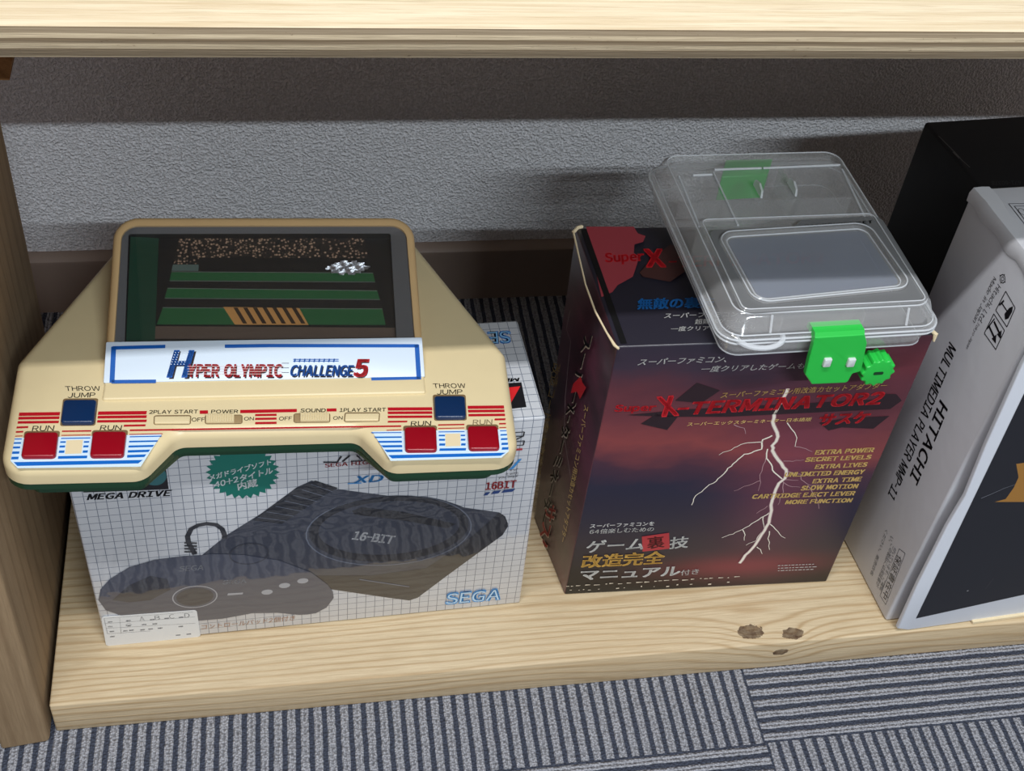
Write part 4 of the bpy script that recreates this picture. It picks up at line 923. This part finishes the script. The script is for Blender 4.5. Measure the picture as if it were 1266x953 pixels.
frame(c1((196, 648), (216, 664), (150, 836), (131, 805)), .0005)
P.text('保証書在中', *c1((190, 664), (138, 806), (206, 682)), BK, .0)
P.text('この製品には保証書が', *c1((168, 628), (116, 768), (178, 642)), GR, .0); P.text('付いています。ご確認', *c1((178, 640), (128, 784), (187, 652)), GR, .0); P.text('ください。販売店名', *c1((150, 580), (98, 730), (158, 592)), GR, .0)
P.text('い、', *c1((166, 602), (160, 620), (176, 614)), GR, .0)
P.build('guarantee_notice', boxn)
FNT = Face(nc[(0, 0, 1)], NU, NV); P = Print(FNT)
P.text('671-60378', (1261.5, 223.6), (1225.5, 224.4), (1262.3, 228.2), BK, .0); P.build('top_number', boxn); P = Print(FNT)
for a, b in (((1247, 252), (1275, 252)), ((1247, 252), (1268, 279)), ((1254, 255), (1272, 255)), ((1254, 255), (1270, 276))): P.stroke([a, b], .0006, BK)
P.ring((1264, 262), .003, .0045, BK, .0005); P.build('top_emblem', boxn)
# crinkled tape along the top left edge
g = MB(); tn = 14; R_ = []
for i in range(tn):
    f = i / (tn - 1); y = ND * (1 - f) ; wv = .0008 * math.sin(i * 2.3) + .0004 * math.sin(i * 5.1); Q = NO + NV * y
    R_.append([Q + np.array([0, 0, NH - .012 + .002 * math.sin(i * 1.7)]) - NU * .0008, Q + np.array([0, 0, NH - .004]) - NU * (.0012 + abs(wv)), Q + np.array([0, 0, NH + .0006 + abs(wv)]) + NU * .001, Q + np.array([0, 0, NH + .0010 + abs(wv) * .5]) + NU * .008, Q + np.array([0, 0, NH + .0006]) + NU * (.015 + .0015 * math.sin(i * 1.3))])
g.loft(R_, False, False, closed=False); g.build('crinkled_tape', plain('matte_tape', (194, 195, 199), .35, .4), boxn, 60)
# front lid: a thicker white-edged card standing off the carton, with a dark printed panel
FL2 = Face(NO - NV * .0068, NU, (0, 0, 1))
le = [FL2.uv(*q) for q in ((1111, 766), (1132, 719), (1169, 646), (1191, 609), (1216, 547), (1261, 447))]
du, dv = le[-1] - le[-2]; le.append(np.array([le[-1][0] + .002, NH]))
bl_ = [FL2.uv(*q) for q in ((1266, 746), (1180, 763), (1121, 773))]
zb_ = [max(.0010, p[1]) for p in bl_]
poly = le[1:] + [np.array([.33, NH]), np.array([.33, .001])] + [np.array([bl_[2][0], .0010]), np.array([le[0][0], .006])]
gap = MB(); gap.slab(FL2, [(.012, .006), (.32, .006), (.32, NH - .006), (.012, NH - .006)], -.0050, .0002); gap.build('inner_flap', plain('shade_painted_card', (86, 80, 76), .7), boxn)  # sheet behind the lid; the slit's shade is put into its dark colour
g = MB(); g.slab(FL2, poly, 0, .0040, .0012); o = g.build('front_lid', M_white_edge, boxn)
P = Print(FL2, .0043)
pc = FL2.uv(1130, 760); pt_ = FL2.uv(1266, 475); pr_ = FL2.uv(1266, 730)
P.poly([pc, (pr_[0], pr_[1]), (.32, pr_[1] + (.32 - pr_[0]) * (pr_[1] - pc[1]) / (pr_[0] - pc[0])), (.32, NH - .015), (pt_[0] + (pt_[0] - pc[0]) * .35, NH - .015), pt_], ink(28, 29, 36, .35), True); P.lay()
P.poly(c1((508, 478), (545, 468), (572, 430), (588, 395), (580, 350), (640, 342), (700, 345), (640, 478)), ink(158, 112, 48))
P.stroke(c1((462, 466), (500, 450), (540, 432), (576, 420)), .0006, ink(120, 122, 130), .0003); P.ring(c1((418, 777))[0], .0009, .0007, ink(170, 170, 172)); P.stroke(c1((478, 770), (505, 735)), .0004, ink(74, 70, 72))
P.build('front_print', boxn)
g = MB(); g.box({(i, j, k): FL2.at((.085, .30)[i], (.0002, .0030)[k], (-.004, .0070)[1 - j]) for i in (0, 1) for j in (0, 1) for k in (0, 1)}); g.build('bottom_flap', M_raw_card, boxn)
